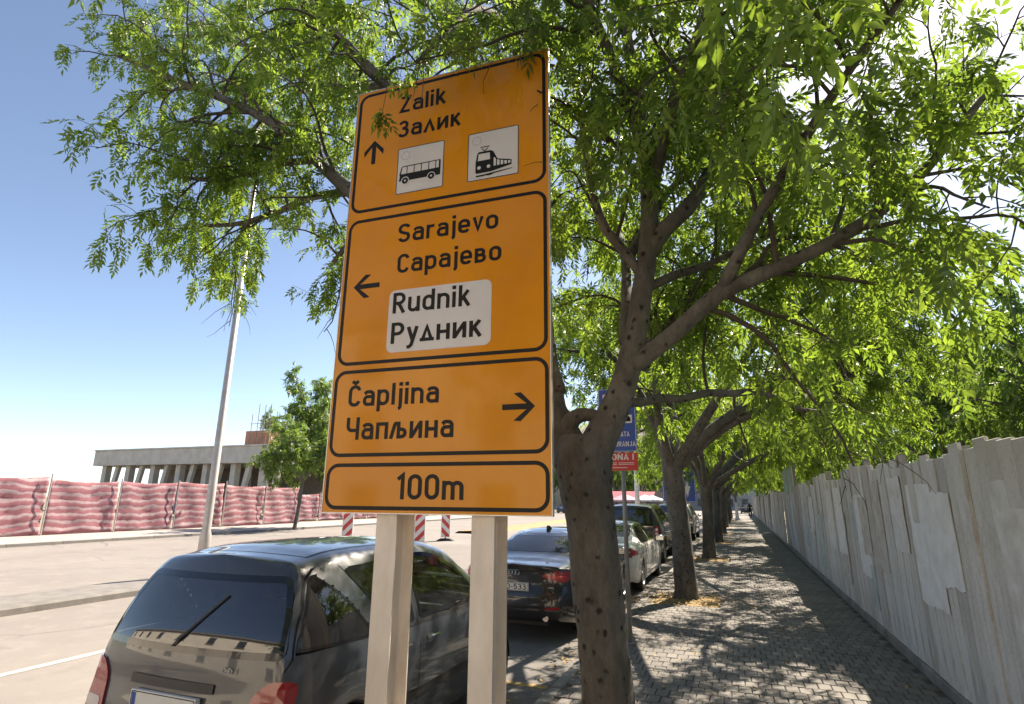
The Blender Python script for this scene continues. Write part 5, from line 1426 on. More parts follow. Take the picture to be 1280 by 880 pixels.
# the next tree of the row, behind the photographer: its crown hangs into the picture
tb = street_tree(83, -1.0, -4.3, 2.5, 7.5, 3.6, 5, (0.2, 0.3), 0.2)
for pts in ([(-1.0, -4.3, 2.6), (-0.6, -2.4, 4.4), (0.1, -0.6, 4.9), (0.75, 0.9, 4.75), (1.35, 1.9, 4.35)],
            [(-1.0, -4.3, 2.6), (-1.6, -2.6, 4.2), (-2.4, -0.8, 5.0), (-3.0, 0.6, 5.3), (-3.4, 1.6, 5.2)],
            [(-1.0, -4.3, 2.6), (0.2, -2.8, 3.9), (1.2, -0.9, 4.3), (1.9, 0.6, 4.2), (2.4, 1.6, 3.9)]):
    tb.limb(pts, [0.09, 0.07, 0.05, 0.035, 0.012], 9, 0.04, True, 0.3)
tb.limb([(0.42, 0.15, 4.86), (0.50, 0.7, 4.3), tuple(atY(985, -150, 1.25)), tuple(atY(975, -30, 1.3)), tuple(atY(990, 60, 1.35))], [0.014, 0.011, 0.008, 0.006, 0.003], 6, 0.03, False)
tb.foliage(0.24, (0.7, 1.4), 0.15, (0.25, 0.5), 4, 1.0, keep_near)
LPa = np.array(tb.LP); q_ = LPa - np.array([0, 0, CAM_H]); zc_ = q_ @ _fw
xx = 640 + F_PX * (q_ @ RT) / np.maximum(zc_, 0.05); yy = 440 - F_PX * (q_ @ UP) / np.maximum(zc_, 0.05)
bad = ((zc_ > 0.05) & (xx > 380) & (xx < 720) & (yy > 30)) | (np.linalg.norm(q_, axis=1) < 1.8) | ((zc_ > 0.05) & (xx < 430) & (yy > 260)) | ((zc_ > 0.05) & (xx > 700) & (yy > 330))
hang = [(x, y, Y) for (x, y, Y) in ((930, -20, 1.3), (955, 0, 1.3), (985, 10, 1.3), (1000, 40, 1.35), (1010, 80, 1.4), (975, 60, 1.4), (890, -25, 1.3), (990, 120, 1.5), (1020, 150, 1.5), (1040, 20, 1.3), (1005, 190, 1.6), (915, 5, 1.35))]
tb.LP = list(LPa[~bad]); tb.LD = [d for d, b in zip(tb.LD, bad) if not b]; tb.LS = [d for d, b in zip(tb.LS, bad) if not b]
for x_, y_, Y_ in hang:
    for k_ in range(2):
        tb.LP.append(atY(x_ + tb.r.normal(0, 8), y_ - 20, Y_)); tb.LD.append(norm(np.array([tb.r.normal(0, 0.5), tb.r.normal(0, 0.5), -0.7]))); tb.LS.append(1.0)
tb.build('street_tree', 'overhanging leafy boughs of a street tree above the wall', 'tree', T_near, (-1.0, -4.3, 0), GROUP_T)
# ------------------------------------------------------------------ hoarding wall along the walkway
def mat_hoarding():
    m, nt, bs = nodes_of('weathered_hoarding')
    oi = nt.nodes.new('ShaderNodeObjectInfo')
    f1 = noise(nt, 1.6, 6, 0.7, stretch=(1, 1, 0.35)); f2 = noise(nt, 6, 6, 0.75, stretch=(1, 1, 0.2)); f3 = noise(nt, 40, 4, 0.7)
    base = ramp(nt, oi.outputs['Random'], [(0.0, (0.50, 0.48, 0.45)), (0.3, (0.60, 0.59, 0.57)), (0.5, (0.36, 0.31, 0.26)), (0.7, (0.56, 0.55, 0.53)), (1.0, (0.40, 0.38, 0.36))])
    c = mixc(nt, ramp(nt, f1, [(0.46, (0, 0, 0)), (0.60, (0.85, 0.85, 0.85))]), base, (0.27, 0.225, 0.185))
    c = mixc(nt, ramp(nt, f2, [(0.56, (0, 0, 0)), (0.66, (0.8, 0.8, 0.8))]), c, (0.60, 0.59, 0.57))
    c = mixc(nt, 0.4, c, ramp(nt, f3, [(0.3, (0.6, 0.6, 0.6)), (0.7, (1.2, 1.2, 1.2))]), 'MULTIPLY')
    nt.links.new(c, bs.inputs['Base Color']); bs.inputs['Roughness'].default_value = 0.8
    bump(nt, bs, f2, 0.4, 0.01)
    return m
M_hoard = mat_hoarding()
M_hoard_green = mat('hoarding_green_paint', (0.22, 0.33, 0.26), 0.7, dark=(0.34, 0.38, 0.33), scale=2.2, bmp=0.2)
M_plinth = mat('plinth_concrete', (0.24, 0.22, 0.20), 0.9, dark=(0.12, 0.11, 0.10), scale=2.0, bmp=0.5)
hoard = thing('hoarding_fence', 'long weathered board hoarding with peeling paint beside the paved walkway', 'fence', (WALL_X, 0, 0))
rw = random.Random(5)
MB().box(0.0, 0.22, -6, 100, -0.14, 0.10, bev=0.01).build('plinth', M_plinth, hoard)
y = -6.0
board_cache = {}
while y < 98:
    wdt = 2.0
    tall = 21.0 <= y < 25.0
    h = (3.05 if tall else 2.30 + rw.uniform(-0.10, 0.10))
    if y < 20:
        nb = 8; bw = wdt / nb
        for k in range(nb):
            hb = h + rw.uniform(-0.05, 0.05)
            o = MB().box(0.0, 0.028, 0.003, bw - 0.005 - rw.uniform(0, 0.006), 0.11, hb, bev=0.004).build('board', M_hoard, hoard)
            o.location = (0.02 + rw.uniform(-0.006, 0.006), y + k * bw, 0); o.rotation_euler = (rw.uniform(-0.008, 0.008), rw.uniform(-0.008, 0.008), 0)
    else:
        o = MB().box(0.0, 0.05, 0.02, wdt - 0.02, 0.11, h, bev=0.006).build('panel', M_hoard, hoard)
        o.location = (0.03 + rw.uniform(-0.05, 0.05), y, 0); o.rotation_euler = (rw.uniform(-0.02, 0.02), rw.uniform(-0.03, 0.03), rw.uniform(-0.02, 0.02))
        if tall:
            g_ = MB().box(-0.012, 0.0, 0.02, wdt - 0.02, 2.1, h - 0.02).build('green_sheet', M_hoard_green, o)
    MB().box(0.07, 0.15, y - 0.05, y + 0.05, 0.102, h + 0.06, bev=0.006).build('post', M_grey_pole, hoard)
    y += wdt
MB().box(0.0535, 0.069, -6, 20, 0.55, 0.65).build('rail', M_plinth, hoard)
MB().box(0.0535, 0.069, -6, 20, 1.75, 1.85).build('rail', M_plinth, hoard)
# remains of paper pasted on the boards
M_papers = [mat('old_paper_%d' % k, c, 0.85, dark=d, scale=5, bmp=0.2) for k, (c, d) in enumerate((((0.62, 0.61, 0.60), (0.46, 0.44, 0.42)), ((0.50, 0.48, 0.45), (0.34, 0.29, 0.25)), ((0.66, 0.66, 0.66), (0.55, 0.54, 0.53)), ((0.30, 0.36, 0.34), (0.46, 0.47, 0.46))))]
for k in range(26):
    yc = rw.uniform(2.0, 19.0); w_ = rw.uniform(0.3, 0.9); w_ = rw.choice((0.42, 0.60, 0.85)); h_ = w_ * 1.4; z0 = rw.uniform(0.3, 2.15 - h_)
    P = []
    for a, b in [(-1, -1)] + [(-1 + 0.25 * i, -1) for i in range(1, 8)] + [(1, -1)] + [(1, -1 + 0.25 * i) for i in range(1, 8)] + [(1, 1)] + [(1 - 0.25 * i, 1) for i in range(1, 8)] + [(-1, 1)] + [(-1, 1 - 0.25 * i) for i in range(1, 8)]:
        P.append((yc + a * w_ / 2 + rw.gauss(0, 0.008), z0 + (b + 1) * h_ / 2 + rw.gauss(0, 0.010)))
    MB().prism(P, 'x', 0.0115 - 0.0004 * k / 7, 0.0185).build('torn_paper', M_papers[k % 4], hoard, fix=True)

# ------------------------------------------------------------------ parking zone sign
pz = thing('parking_sign', 'blue and red parking zone sign on a thin grey pole by the kerb', 'road sign', (-1.474, 8.03, 0), 0)
MB().tube([(0, 0, -0.1), (0, 0, 3.22)], 0.03, 14).build('pole', M_grey_pole, pz, True)
MB().tube([(0, 0, -0.005), (0, 0, 0.03)], 0.055, 14).build('pole_collar', M_grey_pole, pz, True)
pb = atY(798, 588, 8.0); pt = atY(747, 487, 8.0); pm_ = atY(798, 565, 8.0)
zx0, zx1, zz0, zz1, zzm = pt[0] + 1.474, pb[0] + 1.474, pb[2], pt[2], pm_[2]
Z4 = Matrix(((1, 0, 0, zx0), (0, 0, -1, -0.034), (0, 1, 0, zz0), (0, 0, 0, 1)))
zw, zh, zm = zx1 - zx0, zz1 - zz0, zzm - zz0
blue = flat_poly('blue_plate', rr(0, zm + 0.006, zw, zh, 0.02, 4), Z4, M_blue_sign, pz, 0.0, 0.004)
red = flat_poly('red_plate', rr(0, 0, zw, zm - 0.004, 0.02, 4), Z4, M_red_sign, pz, 0.0, 0.004)
ring_poly('white_edge', rr(0.008, zm + 0.014, zw - 0.008, zh - 0.008, 0.015, 4), rr(0.014, zm + 0.02, zw - 0.014, zh - 0.014, 0.012, 4), Z4, M_white_sheet, blue, 0.0015)
wp = flat_poly('white_square', rr(0.07, zh * 0.66, 0.27, zh * 0.93, 0.015, 3), Z4, M_white_sheet, blue, 0.0015)
text_obj('parking_letter', 'P', zh * 0.20, Z4 @ Matrix.Translation((0.11, zh * 0.695, 0)), M_blue_sign, wp, None, 0.003, t=0.1)
wc = flat_poly('white_square', rr(zw - 0.19, zh * 0.565, zw - 0.055, zh * 0.665, 0.012, 3), Z4, M_white_sheet, blue, 0.0015)
flat_poly('car_pictogram', [(zw - 0.175, zh * 0.585), (zw - 0.075, zh * 0.585), (zw - 0.075, zh * 0.62), (zw - 0.095, zh * 0.648), (zw - 0.145, zh * 0.648), (zw - 0.175, zh * 0.62)], Z4, M_black, wc, 0.003)
text_obj('lettering', 'NAPLATA', zh * 0.058, Z4 @ Matrix.Translation((zw - 0.055 - 0.345, zh * 0.405, 0)), M_white_sheet, blue, 0.30, 0.002)
text_obj('lettering', 'PARKIRANJA', zh * 0.060, Z4 @ Matrix.Translation((zw - 0.02 - 0.455, zh * 0.285, 0)), M_white_sheet, blue, 0.455, 0.002)
text_obj('lettering', 'ZONA I', zh * 0.072, Z4 @ Matrix.Translation((zw * 0.16, zm * 0.58, 0)), M_white_sheet, red, zw * 0.74, 0.002, t=0.09)
for k, vv in enumerate((0.42, 0.34, 0.16)):
    for a, b in ((0.1, 0.45), (0.5, 0.9)) if k < 2 else ((0.1, 0.72),):
        flat_poly('small_print', [(zw * a, zm * vv - 0.004), (zw * b, zm * vv - 0.004), (zw * b, zm * vv + 0.004), (zw * a, zm * vv + 0.004)], Z4, M_white_sheet, red, 0.0018)
for z in (zz0 + 0.1, zz1 - 0.2):
    MB().box(-0.05, 0.05, -0.031, 0.034, z - 0.015, z + 0.015).build('clamp', M_galv, pz)

# ------------------------------------------------------------------ blue lane sign farther on
p0 = atY(829, 628, 37.0); p1 = atY(868, 583, 37.0)
W_ = p1[0] - p0[0]; H_ = p1[2] - p0[2]
bs_ = thing('lane_sign', 'large blue lane sign with white arrows on two posts beyond the parked cars', 'road sign', (p0[0] + W_ / 2, 37.0, 0))
B4 = Matrix(((1, 0, 0, -W_ / 2), (0, 0, -1, 0), (0, 1, 0, p0[2]), (0, 0, 0, 1)))
bp = flat_poly('panel', rr(0, 0, W_, H_, 0.06, 4), B4, M_blue_sign, bs_, 0.0, 0.05)
ring_poly('white_edge', rr(0.03, 0.03, W_ - 0.03, H_ - 0.03, 0.05, 4), rr(0.06, 0.06, W_ - 0.06, H_ - 0.06, 0.04, 4), B4, M_white_sheet, bp, 0.003)
for cx_, sgn in ((0.26 * W_, 1), (0.74 * W_, -1)):
    P = [(-0.06, 0.15), (0.06, 0.15), (0.06, 0.55), (0.18, 0.55), (0.0, 0.86), (-0.18, 0.55), (-0.06, 0.55)]
    flat_poly('lane_arrow', [(cx_ + a * 1.1, H_ * (b if sgn > 0 else 1.0 - b)) for a, b in (P if sgn > 0 else P[::-1])], B4, M_white_sheet, bp, 0.003)
for x in (-W_ * 0.3, W_ * 0.3):
    MB().tube([(x, 0.11, -0.12), (x, 0.11, p1[2] - 0.05)], 0.05, 10).build('post', M_galv, bs_, True)

# white mast with a cross arm over the road
mp = atY(795.5, 600, 46.0)
ms = thing('signal_mast', 'white steel mast with a long arm reaching over the road', 'mast', (mp[0], 46.0, ZR))
MB().tube([(0, 0, 0), (0, 0, 5.6)], [0.20, 0.16], 14).build('pole', M_white_paint, ms, True)
MB().tube([(0, 0, 4.55), (3.4, 0, 4.6)], [0.09, 0.07], 10).build('arm', M_white_paint, ms, True)
MB().box(-0.3, 0.3, -0.3, 0.3, -0.02, 0.06, bev=0.01).build('base', M_concrete, ms)

# ------------------------------------------------------------------ red and white warning boards on the road
M_refl_red = mat('reflective_red', (0.50, 0.03, 0.03), 0.4, var=0.15, scale=7)
def board_sign(x, y, z, w, h, flip, label, grp='striped warning boards on the road'):
    t = thing('warning_board', label, 'barrier', (x, y, z), R_(12), grp)
    base = MB()
    base.add([(-0.42, -0.20, 0), (0.42, -0.20, 0), (0.42, 0.20, 0), (-0.42, 0.20, 0), (-0.22, -0.10, 0.11), (0.22, -0.10, 0.11), (0.22, 0.10, 0.11), (-0.22, 0.10, 0.11)], [(3, 2, 1, 0), (4, 5, 6, 7), (0, 1, 5, 4), (1, 2, 6, 5), (2, 3, 7, 6), (3, 0, 4, 7)])
    base.build('base', M_rubber, t)
    MB().box(-w / 2, w / 2, -0.02, 0.02, 0.16, 0.16 + h, bev=0.004).build('board', M_white_paint, t)
    MB().box(-0.03, 0.03, -0.018, 0.018, 0.09, 0.17).build('stem', M_dark, t)
    b4 = Matrix(((1, 0, 0, -w / 2), (0, 0, -1, -0.02), (0, 1, 0, 0.16), (0, 0, 0, 1)))
    m_ = 0.03; sl = (w - 2 * m_) * 0.95; st = 0.23
    k = 0
    v = -0.12
    while v < h:
        P = [(m_, v), (w - m_, v + sl), (w - m_, v + sl + st), (m_, v + st)]
        P = clip_poly(P, m_, h - m_)
        if len(P) > 2:
            if flip: P = [(w - a, b) for a, b in P][::-1]
            flat_poly('red_stripe', P, b4, M_refl_red, t, 0.002)
        v += 2 * st
    return t
def clip_poly(P, lo, hi):
    def cl(P, f, lim, sg):
        out = []
        for i in range(len(P)):
            a, b = P[i], P[(i + 1) % len(P)]
            ia, ib = sg * a[1] <= sg * lim, sg * b[1] <= sg * lim
            if ia: out.append(a)
            if ia != ib:
                t = (lim - a[1]) / (b[1] - a[1]); out.append((a[0] + (b[0] - a[0]) * t, lim))
        return out
    P = cl(P, None, hi, 1)
    return cl(P, None, lo, -1) if P else P
for (xp, yp, wpx, hpx, flip, lab) in ((433, 680, 13.5, 33, False, 'striped red and white warning board nearest the red mesh fence'), (524, 682, 13, 36, False, 'striped red and white warning board seen between the two sign posts, stripes rising right'), (556.5, 676, 11, 31, True, 'striped red and white warning board with stripes falling right and a grey foot')):
    p = atZ(xp, yp, ZR); dist = (p - np.array([0, 0, CAM_H])) @ _fw
    board_sign(p[0], p[1], ZR, wpx * dist / F_PX / math.cos(R_(20)), hpx * dist / F_PX + 0.15, flip, lab)

# ------------------------------------------------------------------ the far side of the road
o = sheet('side_pavement', -31.5, -26.2, 4, 60, 0.02, M_concrete); tag(o, kind='structure')
sk = thing('side_kerb', None, None); tag(sk, kind='structure')
for k in range(28):
    o = bpy.data.objects.new('kerb_stone', ks); link(o, sk); o.location = (-26.2, 4 + 2 * k, 0.02); o.scale = (1.5, 2, 1)
MB().box(-31.5, -26.2, 3.9, 4.0, -0.2, 0.015).build('pavement_edge', M_kerb, sk)
ti = thing('traffic_island', None, None); tag(ti, kind='structure')
MB().box(-12.7, -11.3, -8, 14, -0.2, 0.03, bev=0.03).build('island_kerb', M_kerb, ti)
md = thing('dirt_median', None, None); tag(md, kind='structure')
V = []; nn_ = 60
for k in range(nn_ + 1):
    yy_ = 31 + k * 1.6; xm = -14.5 - 0.055 * (yy_ - 31)
    for a in (-1.2, -0.6, 0, 0.6, 1.2): V.append((xm + a + rng.normal(0, 0.12), yy_, ZR - 0.02 + (0.16 * (1 - (a / 1.2) ** 2)) + rng.uniform(0, 0.05) * (abs(a) < 1)))
mobj('soil', V, [(j * 5 + i, j * 5 + i + 1, (j + 1) * 5 + i + 1, (j + 1) * 5 + i) for j in range(nn_) for i in range(4)], mat('orange_dirt', (0.42, 0.27, 0.13), 0.95, dark=(0.28, 0.20, 0.12), scale=1.5, bmp=0.6), md, True)
# worn lane lines
M_lane = mat('worn_lane_paint', (0.55, 0.53, 0.50), 0.8, dark=(0.33, 0.31, 0.29), scale=3)
for k in range(12):
    yb = 4 + k * 7.0
    o = mobj('lane_marking', [(-7.75, yb, ZR + 0.004), (-7.62, yb, ZR + 0.004), (-7.62, yb + 3, ZR + 0.004), (-7.75, yb + 3, ZR + 0.004)], [(0, 1, 2, 3)], M_lane); tag(o, kind='structure')

# lamp post
lp = thing('street_lamp', 'tall slim grey street lamp rising through the leaves on the traffic island', 'street lamp', (-11.95, 10.5, 0.03))
MB().tube([(0, 0, -0.02), (0, 0, 0.9), (0, 0, 1.0), (0, 0, 12.6)], [0.14, 0.13, 0.10, 0.055], 14).build('pole', M_galv, lp, True)
MB().tube([(0, 0, 12.5), (0.25, 0, 12.85), (1.2, 0, 13.05)], [0.045, 0.04, 0.035], 8).build('arm', M_galv, lp, True)
MB().box(1.1, 1.75, -0.13, 0.13, 12.98, 13.1, bev=0.03).build('lamp_head', M_galv, lp)
MB().box(-0.16, 0.16, -0.16, 0.16, -0.015, 0.02).build('base_plate', M_galv, lp)

# red striped mesh fence round the building site
def mat_mesh():
    m, nt, bs = nodes_of('red_striped_mesh')
    ge = nt.nodes.new('ShaderNodeNewGeometry'); sx = nt.nodes.new('ShaderNodeSeparateXYZ'); nt.links.new(ge.outputs['Position'], sx.inputs[0])
    n1 = noise(nt, 0.5, 4, 0.6, vec=ge.outputs['Position']); n2 = noise(nt, 3.0, 5, 0.7, vec=ge.outputs['Position'])
    ad = nt.nodes.new('ShaderNodeMath'); ad.operation = 'MULTIPLY_ADD'; ad.inputs[1].default_value = 0.8
    nt.links.new(n1, ad.inputs[0]); nt.links.new(sx.outputs[2], ad.inputs[2])
    mu = nt.nodes.new('ShaderNodeMath'); mu.operation = 'MULTIPLY'; mu.inputs[1].default_value = 2.9; nt.links.new(ad.outputs[0], mu.inputs[0])
    fr = nt.nodes.new('ShaderNodeMath'); fr.operation = 'FRACT'; nt.links.new(mu.outputs[0], fr.inputs[0])
    c = ramp(nt, fr.outputs[0], [(0.0, (0.25, 0.095, 0.115)), (0.48, (0.28, 0.115, 0.135)), (0.62, (0.37, 0.27, 0.285)), (0.88, (0.39, 0.30, 0.315)), (1.0, (0.25, 0.095, 0.115))])
    c = mixc(nt, 0.5, c, ramp(nt, n2, [(0.3, (0.6, 0.55, 0.55)), (0.7, (1.2, 1.15, 1.15))]), 'MULTIPLY')
    nt.links.new(c, bs.inputs['Base Color']); bs.inputs['Roughness'].default_value = 0.85
    return m
M_mesh = mat_mesh()
mf = thing('mesh_fence', 'sagging red and white striped mesh fence round the building site', 'fence', (-30.7, 12, 0.02))
def mesh_section(x, y0, y1, h):
    n = 26; m_ = 12; V = []
    for i in range(n + 1):
        yv = y0 + (y1 - y0) * i / n
        for j in range(m_ + 1):
            z = h * j / m_
            sag = -0.10 * math.sin(math.pi * i / n) * (j / m_) + rng.normal(0, 0.008)
            wob = 0.035 * math.sin(i * 0.5 + j * 0.35 + y0) + 0.035 * math.sin(j * 2.1 + 0.8 * math.sin(i * 0.35 + y0)) + rng.normal(0, 0.008)
            V.append((x + wob, yv, max(z + sag, 0.01)))
    F = [(i * (m_ + 1) + j, (i + 1) * (m_ + 1) + j, (i + 1) * (m_ + 1) + j + 1, i * (m_ + 1) + j + 1) for i in range(n) for j in range(m_)]
    o = mobj('mesh_section', V, F, M_mesh, mf, True)
    so = o.modifiers.new('thickness', 'SOLIDIFY'); so.thickness = 0.01
    MB().tube([(x + 0.16, y1, -0.02), (x + 0.16, y1, h + 0.15)], 0.035, 8).build('fence_post', M_galv, mf)
for k in range(7): mesh_section(0.0, -1.0 + 3.4 * k, 2.3 + 3.4 * k, 2.62 + 0.06 * math.sin(k * 2))
for k in range(6): mesh_section(-1.6, 23.6 + 3.4 * k, 26.9 + 3.4 * k, 2.15 + 0.05 * math.sin(k * 3))
MB().box(-1.55, 0.1, 22.85, 22.9, 0.01, 2.5).build('side_panel', M_plinth, mf)

# building site: raw concrete deck on columns with scaffolding
q0 = atY(336, 556, 58.0); q1 = atY(288, 550, 58.0)
bx0 = q0[0]; ztop = q0[2]; zbot = atY(330, 577, 58.0)[2]
bd = thing('unfinished_building', 'unfinished raw concrete building deck on columns with scaffolding above', 'building', (bx0, 58, -0.1))
M_rawc = mat('raw_concrete', (0.60, 0.54, 0.48), 0.9, dark=(0.46, 0.41, 0.365), scale=0.7, bmp=0.3)
MB().box(-34, 0, 0, 20, zbot, ztop, bev=0.03).build('deck', M_rawc, bd)
MB().box(-34, 0.15, -0.15, 20.1, ztop + 0.003, ztop + 0.22, bev=0.02).build('deck_edge', M_rawc, bd)
for k in range(7):
    x = -1.6 - 5.2 * k
    MB().box(x - 0.45, x + 0.45, 1.0, 1.9, 0, zbot, bev=0.03).build('column', M_rawc, bd)
    MB().prism([(x + 0.9, 0), (x + 1.6, 0), (x + 2.9, zbot), (x + 2.2, zbot)], 'y', 1.2, 1.7).build('raking_column', M_rawc, bd)
MB().box(-34, -0.6, 12, 12.3, 0, zbot).build('back_wall', mat('dark_block', (0.22, 0.17, 0.14), 0.9, var=0.3, scale=1), bd)  # back wall under the deck, mottled dark brown
MB().box(-9.5, -5.0, 5, 9, ztop + 0.224, ztop + 2.8, bev=0.02).build('stair_core', mat('site_brick', (0.42, 0.20, 0.13), 0.9, dark=(0.30, 0.17, 0.12), scale=2), bd)
M_scaf = mat('scaffold_tube', (0.28, 0.22, 0.19), 0.6, 0.3, var=0.3, scale=5)
for x in np.arange(-6.0, -0.4, 1.1):
    for y in (2.5, 4.2):
        MB().tube([(x, y, ztop + 0.22), (x + rng.normal(0, 0.05), y, ztop + rng.uniform(3.2, 6.2))], 0.05, 5).build('scaffold_pole', M_scaf, bd)
for z in (1.2, 2.3, 3.4):
    for y in (2.5, 4.2):
        MB().tube([(-6.2, y, ztop + z), (-0.4, y, ztop + z + 0.05)], 0.04, 5).build('scaffold_rail', M_scaf, bd)
MB().box(-5.9, -0.6, 2.4, 4.3, ztop + 2.25, ztop + 2.3).build('scaffold_deck', mat('site_plank', (0.33, 0.24, 0.15), 0.9, var=0.3, scale=3), bd)
for x in np.arange(-1.8, 2.2, 1.3):
    MB().tube([(x, -0.6, 0.0), (x, -0.6, zbot - 0.02)], 0.05, 5).build('prop', M_scaf, bd)
for z in (1.5, 3.0):
    MB().tube([(-2.0, -0.6, z), (1.0, -0.6, z)], 0.04, 5).build('prop_rail', M_scaf, bd)
sedan('silver_sedan', 'pale blue-grey saloon parked behind the red mesh fence', (-43.0, 50.0, -0.13), P_silver, 'bmw', None)
sedan('distant_car', 'small dark blue car on the far carriageway beyond the dirt median', (-25.5, 86.0, ZR), P_blue, 'bmw', None)
# small site office
so_ = thing('site_cabin', 'low white site cabin behind the small roadside tree', 'cabin', (-44.5, 62, -0.12), R_(6))
MB().box(0, 9, 0, 3, 0, 4.2, bev=0.03).build('wall', M_white_paint, so_)
MB().box(-0.2, 9.2, -0.2, 3.2, 4.205, 4.35).build('roof', M_kerb, so_)
for x in (1.2, 4.0, 6.8): MB().box(x, x + 1.2, -0.03, -0.002, 1.9, 3.0).build('window', M_frit, so_)
# ------------------------------------------------------------------ trees of the background
def bg_tree(seed, loc, fork, Hh, spread, nl, r0, label, name='roadside_tree', group='background trees', temps=None, size=1.6, dens=1.0, upb=0.25):
    t = street_tree(seed, 0, 0, fork, Hh, spread, nl, (0, 0), r0)
    t.foliage(0.42 / dens, (0.6, 1.3), 0.34 / dens, (0.3, 0.6), 4, size, None, upb)
    return t.build(name, label, 'tree', temps or T_far, (0, 0, 0), group, M_leaf_far), loc
p = atZ(368, 660, 0.0)
t, l = bg_tree(101, p, 3.3, 7.6, 2.45, 8, 0.11, 'young round-headed tree in front of the red mesh fence', 'young_tree', None, size=1.25, dens=1.7)
t.location = (p[0], p[1], 0.0); t.rotation_euler = (0, R_(4), 0.5); t.scale = (1.05, 1.05, 0.9)
big, _ = bg_tree(103, None, 3.0, 13.0, 4.6, 8, 0.28, 'tall dark tree rising behind the young round-headed tree', size=1.8, dens=1.6)
p = atY(416, 600, 56.0); big.location = (p[0], 56.0, -0.1); big.scale = (1.42, 1.42, 1.42)
pk = []
for k, (seed, hh, sp) in enumerate(((107, 8.5, 3.6), (109, 9.5, 3.9))):
    t, _ = bg_tree(seed, None, 2.6, hh, sp, 7, 0.2, 'leafy park tree beyond the board hoarding', 'park_tree', 'trees beyond the hoarding', size=1.5, dens=1.15); pk.append(t)
spots = [(9.3, 8.0), (8.6, 16.5), (8.4, 23.5), (8.8, 30.5), (8.2, 38.0), (8.0, 46.0), (7.5, 54.0), (7.0, 63.0), (5.2, 73.0), (3.6, 92.0), (-0.6, 104.0), (10.5, 12.0), (11.0, 25.0)]
for k, (x, y) in enumerate(spots):
    c = pk[k] if k < 2 else copy_tree(pk[k % 2])
    c.location = (x, y, -0.12); c.rotation_euler = (0, 0, k * 1.9); s_ = 0.92 + 0.07 * (k % 4); c.scale = (s_, s_, s_)
mid = []
for k, (x, y, s_, lab) in enumerate(((-30, 96, 1.0, 'dense tree on the far side of the road behind the market stalls'), (-22, 112, 1.15, 'dense tree on the far side of the road behind the market stalls'), (-15.5, 100, 0.9, 'dense tree on the far side of the road behind the market stalls'), (-10.0, 118, 1.1, 'dense tree on the far side of the road behind the market stalls'), (-66, 74, 1.35, 'green tree behind the scaffolding of the unfinished building'), (-56, 72, 1.15, 'smaller green tree between the unfinished building and the white site cabin'), (-38, 84, 0.7, 'dense tree on the far side of the road behind the market stalls'))):
    c = copy_tree(big); c.location = (x, y, -0.12); c.rotation_euler = (0, 0, k * 1.3 + 0.4); c.scale = (s_, s_, s_); c['label'] = lab
# ------------------------------------------------------------------ buildings of the far end, and an added one behind the camera
M_win = mat('window_glass', (0.05, 0.06, 0.07), 0.1, coat=0.3)
def block(x, y, w, d, h, col, label, rz=0.0, floors=3, cols=6, roof=None):
    t = thing('town_building', label, 'building', (x, y, -0.12), rz)
    MB().box(0, w, 0, d, 0, h).build('wall', mat('plaster_%d' % int(1000 * col[0] + 7 * h), col, 0.9, dark=tuple(c * 0.82 for c in col), scale=0.4), t)
    MB().box(-0.3, w + 0.3, -0.3, d + 0.3, h + 0.002, h + 0.35, bev=0.02).build('roof', roof or M_kerb, t)
    fh = h / floors
    for f in range(floors):
        for k in range(cols):
            xx_ = w * (k + 0.5) / cols
            wd = MB().box(xx_ - 0.65, xx_ + 0.65, -0.06, -0.003, f * fh + fh * 0.35, f * fh + fh * 0.85).build('window', M_win, t)
            MB().box(xx_ - 0.75, xx_ + 0.75, -0.16, -0.004, f * fh + fh * 0.30, f * fh + fh * 0.345).build('window_sill', M_kerb, wd)
    return t
bounce_block = block(28, -13.0, 74, 12, 8.6, (0.82, 0.74, 0.63), 'added pale plastered block, unseen behind the camera, bouncing sunlight onto the shaded fronts', math.pi, 3, 14)  # added out of view: its sunlit face throws warm fill on camera-facing surfaces
block(-52, 128, 20, 12, 11, (0.46, 0.38, 0.29), 'beige three-storey block seen between the sign and the near trunk', 0.1, 3, 6)
block(-30, 132, 16, 12, 9, (0.40, 0.30, 0.25), 'brown low block behind the market stalls', 0.0, 3, 5)
block(-13, 140, 22, 12, 12, (0.42, 0.40, 0.38), 'grey block closing the far end of the road', 0.0, 4, 7)
# market stalls with red roofs, parasols
M_awn = mat('red_awning', (0.42, 0.04, 0.07), 0.7, dark=(0.32, 0.03, 0.06), scale=1)
M_pink = mat('pink_canvas', (0.55, 0.33, 0.38), 0.8, dark=(0.48, 0.26, 0.32), scale=1)
for k, (xp, lab) in enumerate(((760, 'market stall with a red awning near the grey parking pole'), (778, 'market stall with a red awning half hidden by the off-road car'))):
    p = atY(xp, 620, 66 + 3 * k)
    st_ = thing('market_stall', lab, 'stall', (p[0], 66 + 3 * k, ZR), 0, 'market stalls')
    for x in (0, 3.2):
        for y in (0, 2.2): MB().tube([(x, y, -0.02), (x, y, 2.5)], 0.04, 6).build('pole', M_galv, st_)
    MB().add([(-0.3, -0.6, 2.1), (3.5, -0.6, 2.1), (3.5, 2.6, 3.0), (-0.3, 2.6, 3.0), (-0.3, -0.6, 2.05), (3.5, -0.6, 2.05), (3.5, 2.6, 2.95), (-0.3, 2.6, 2.95)], [(0, 1, 2, 3), (7, 6, 5, 4), (0, 4, 5, 1), (1, 5, 6, 2), (2, 6, 7, 3), (3, 7, 4, 0)]).build('awning', M_awn, st_)
    MB().box(0, 3.2, 0.1, 0.9, 0, 0.95, bev=0.02).build('counter', M_plinth, st_)
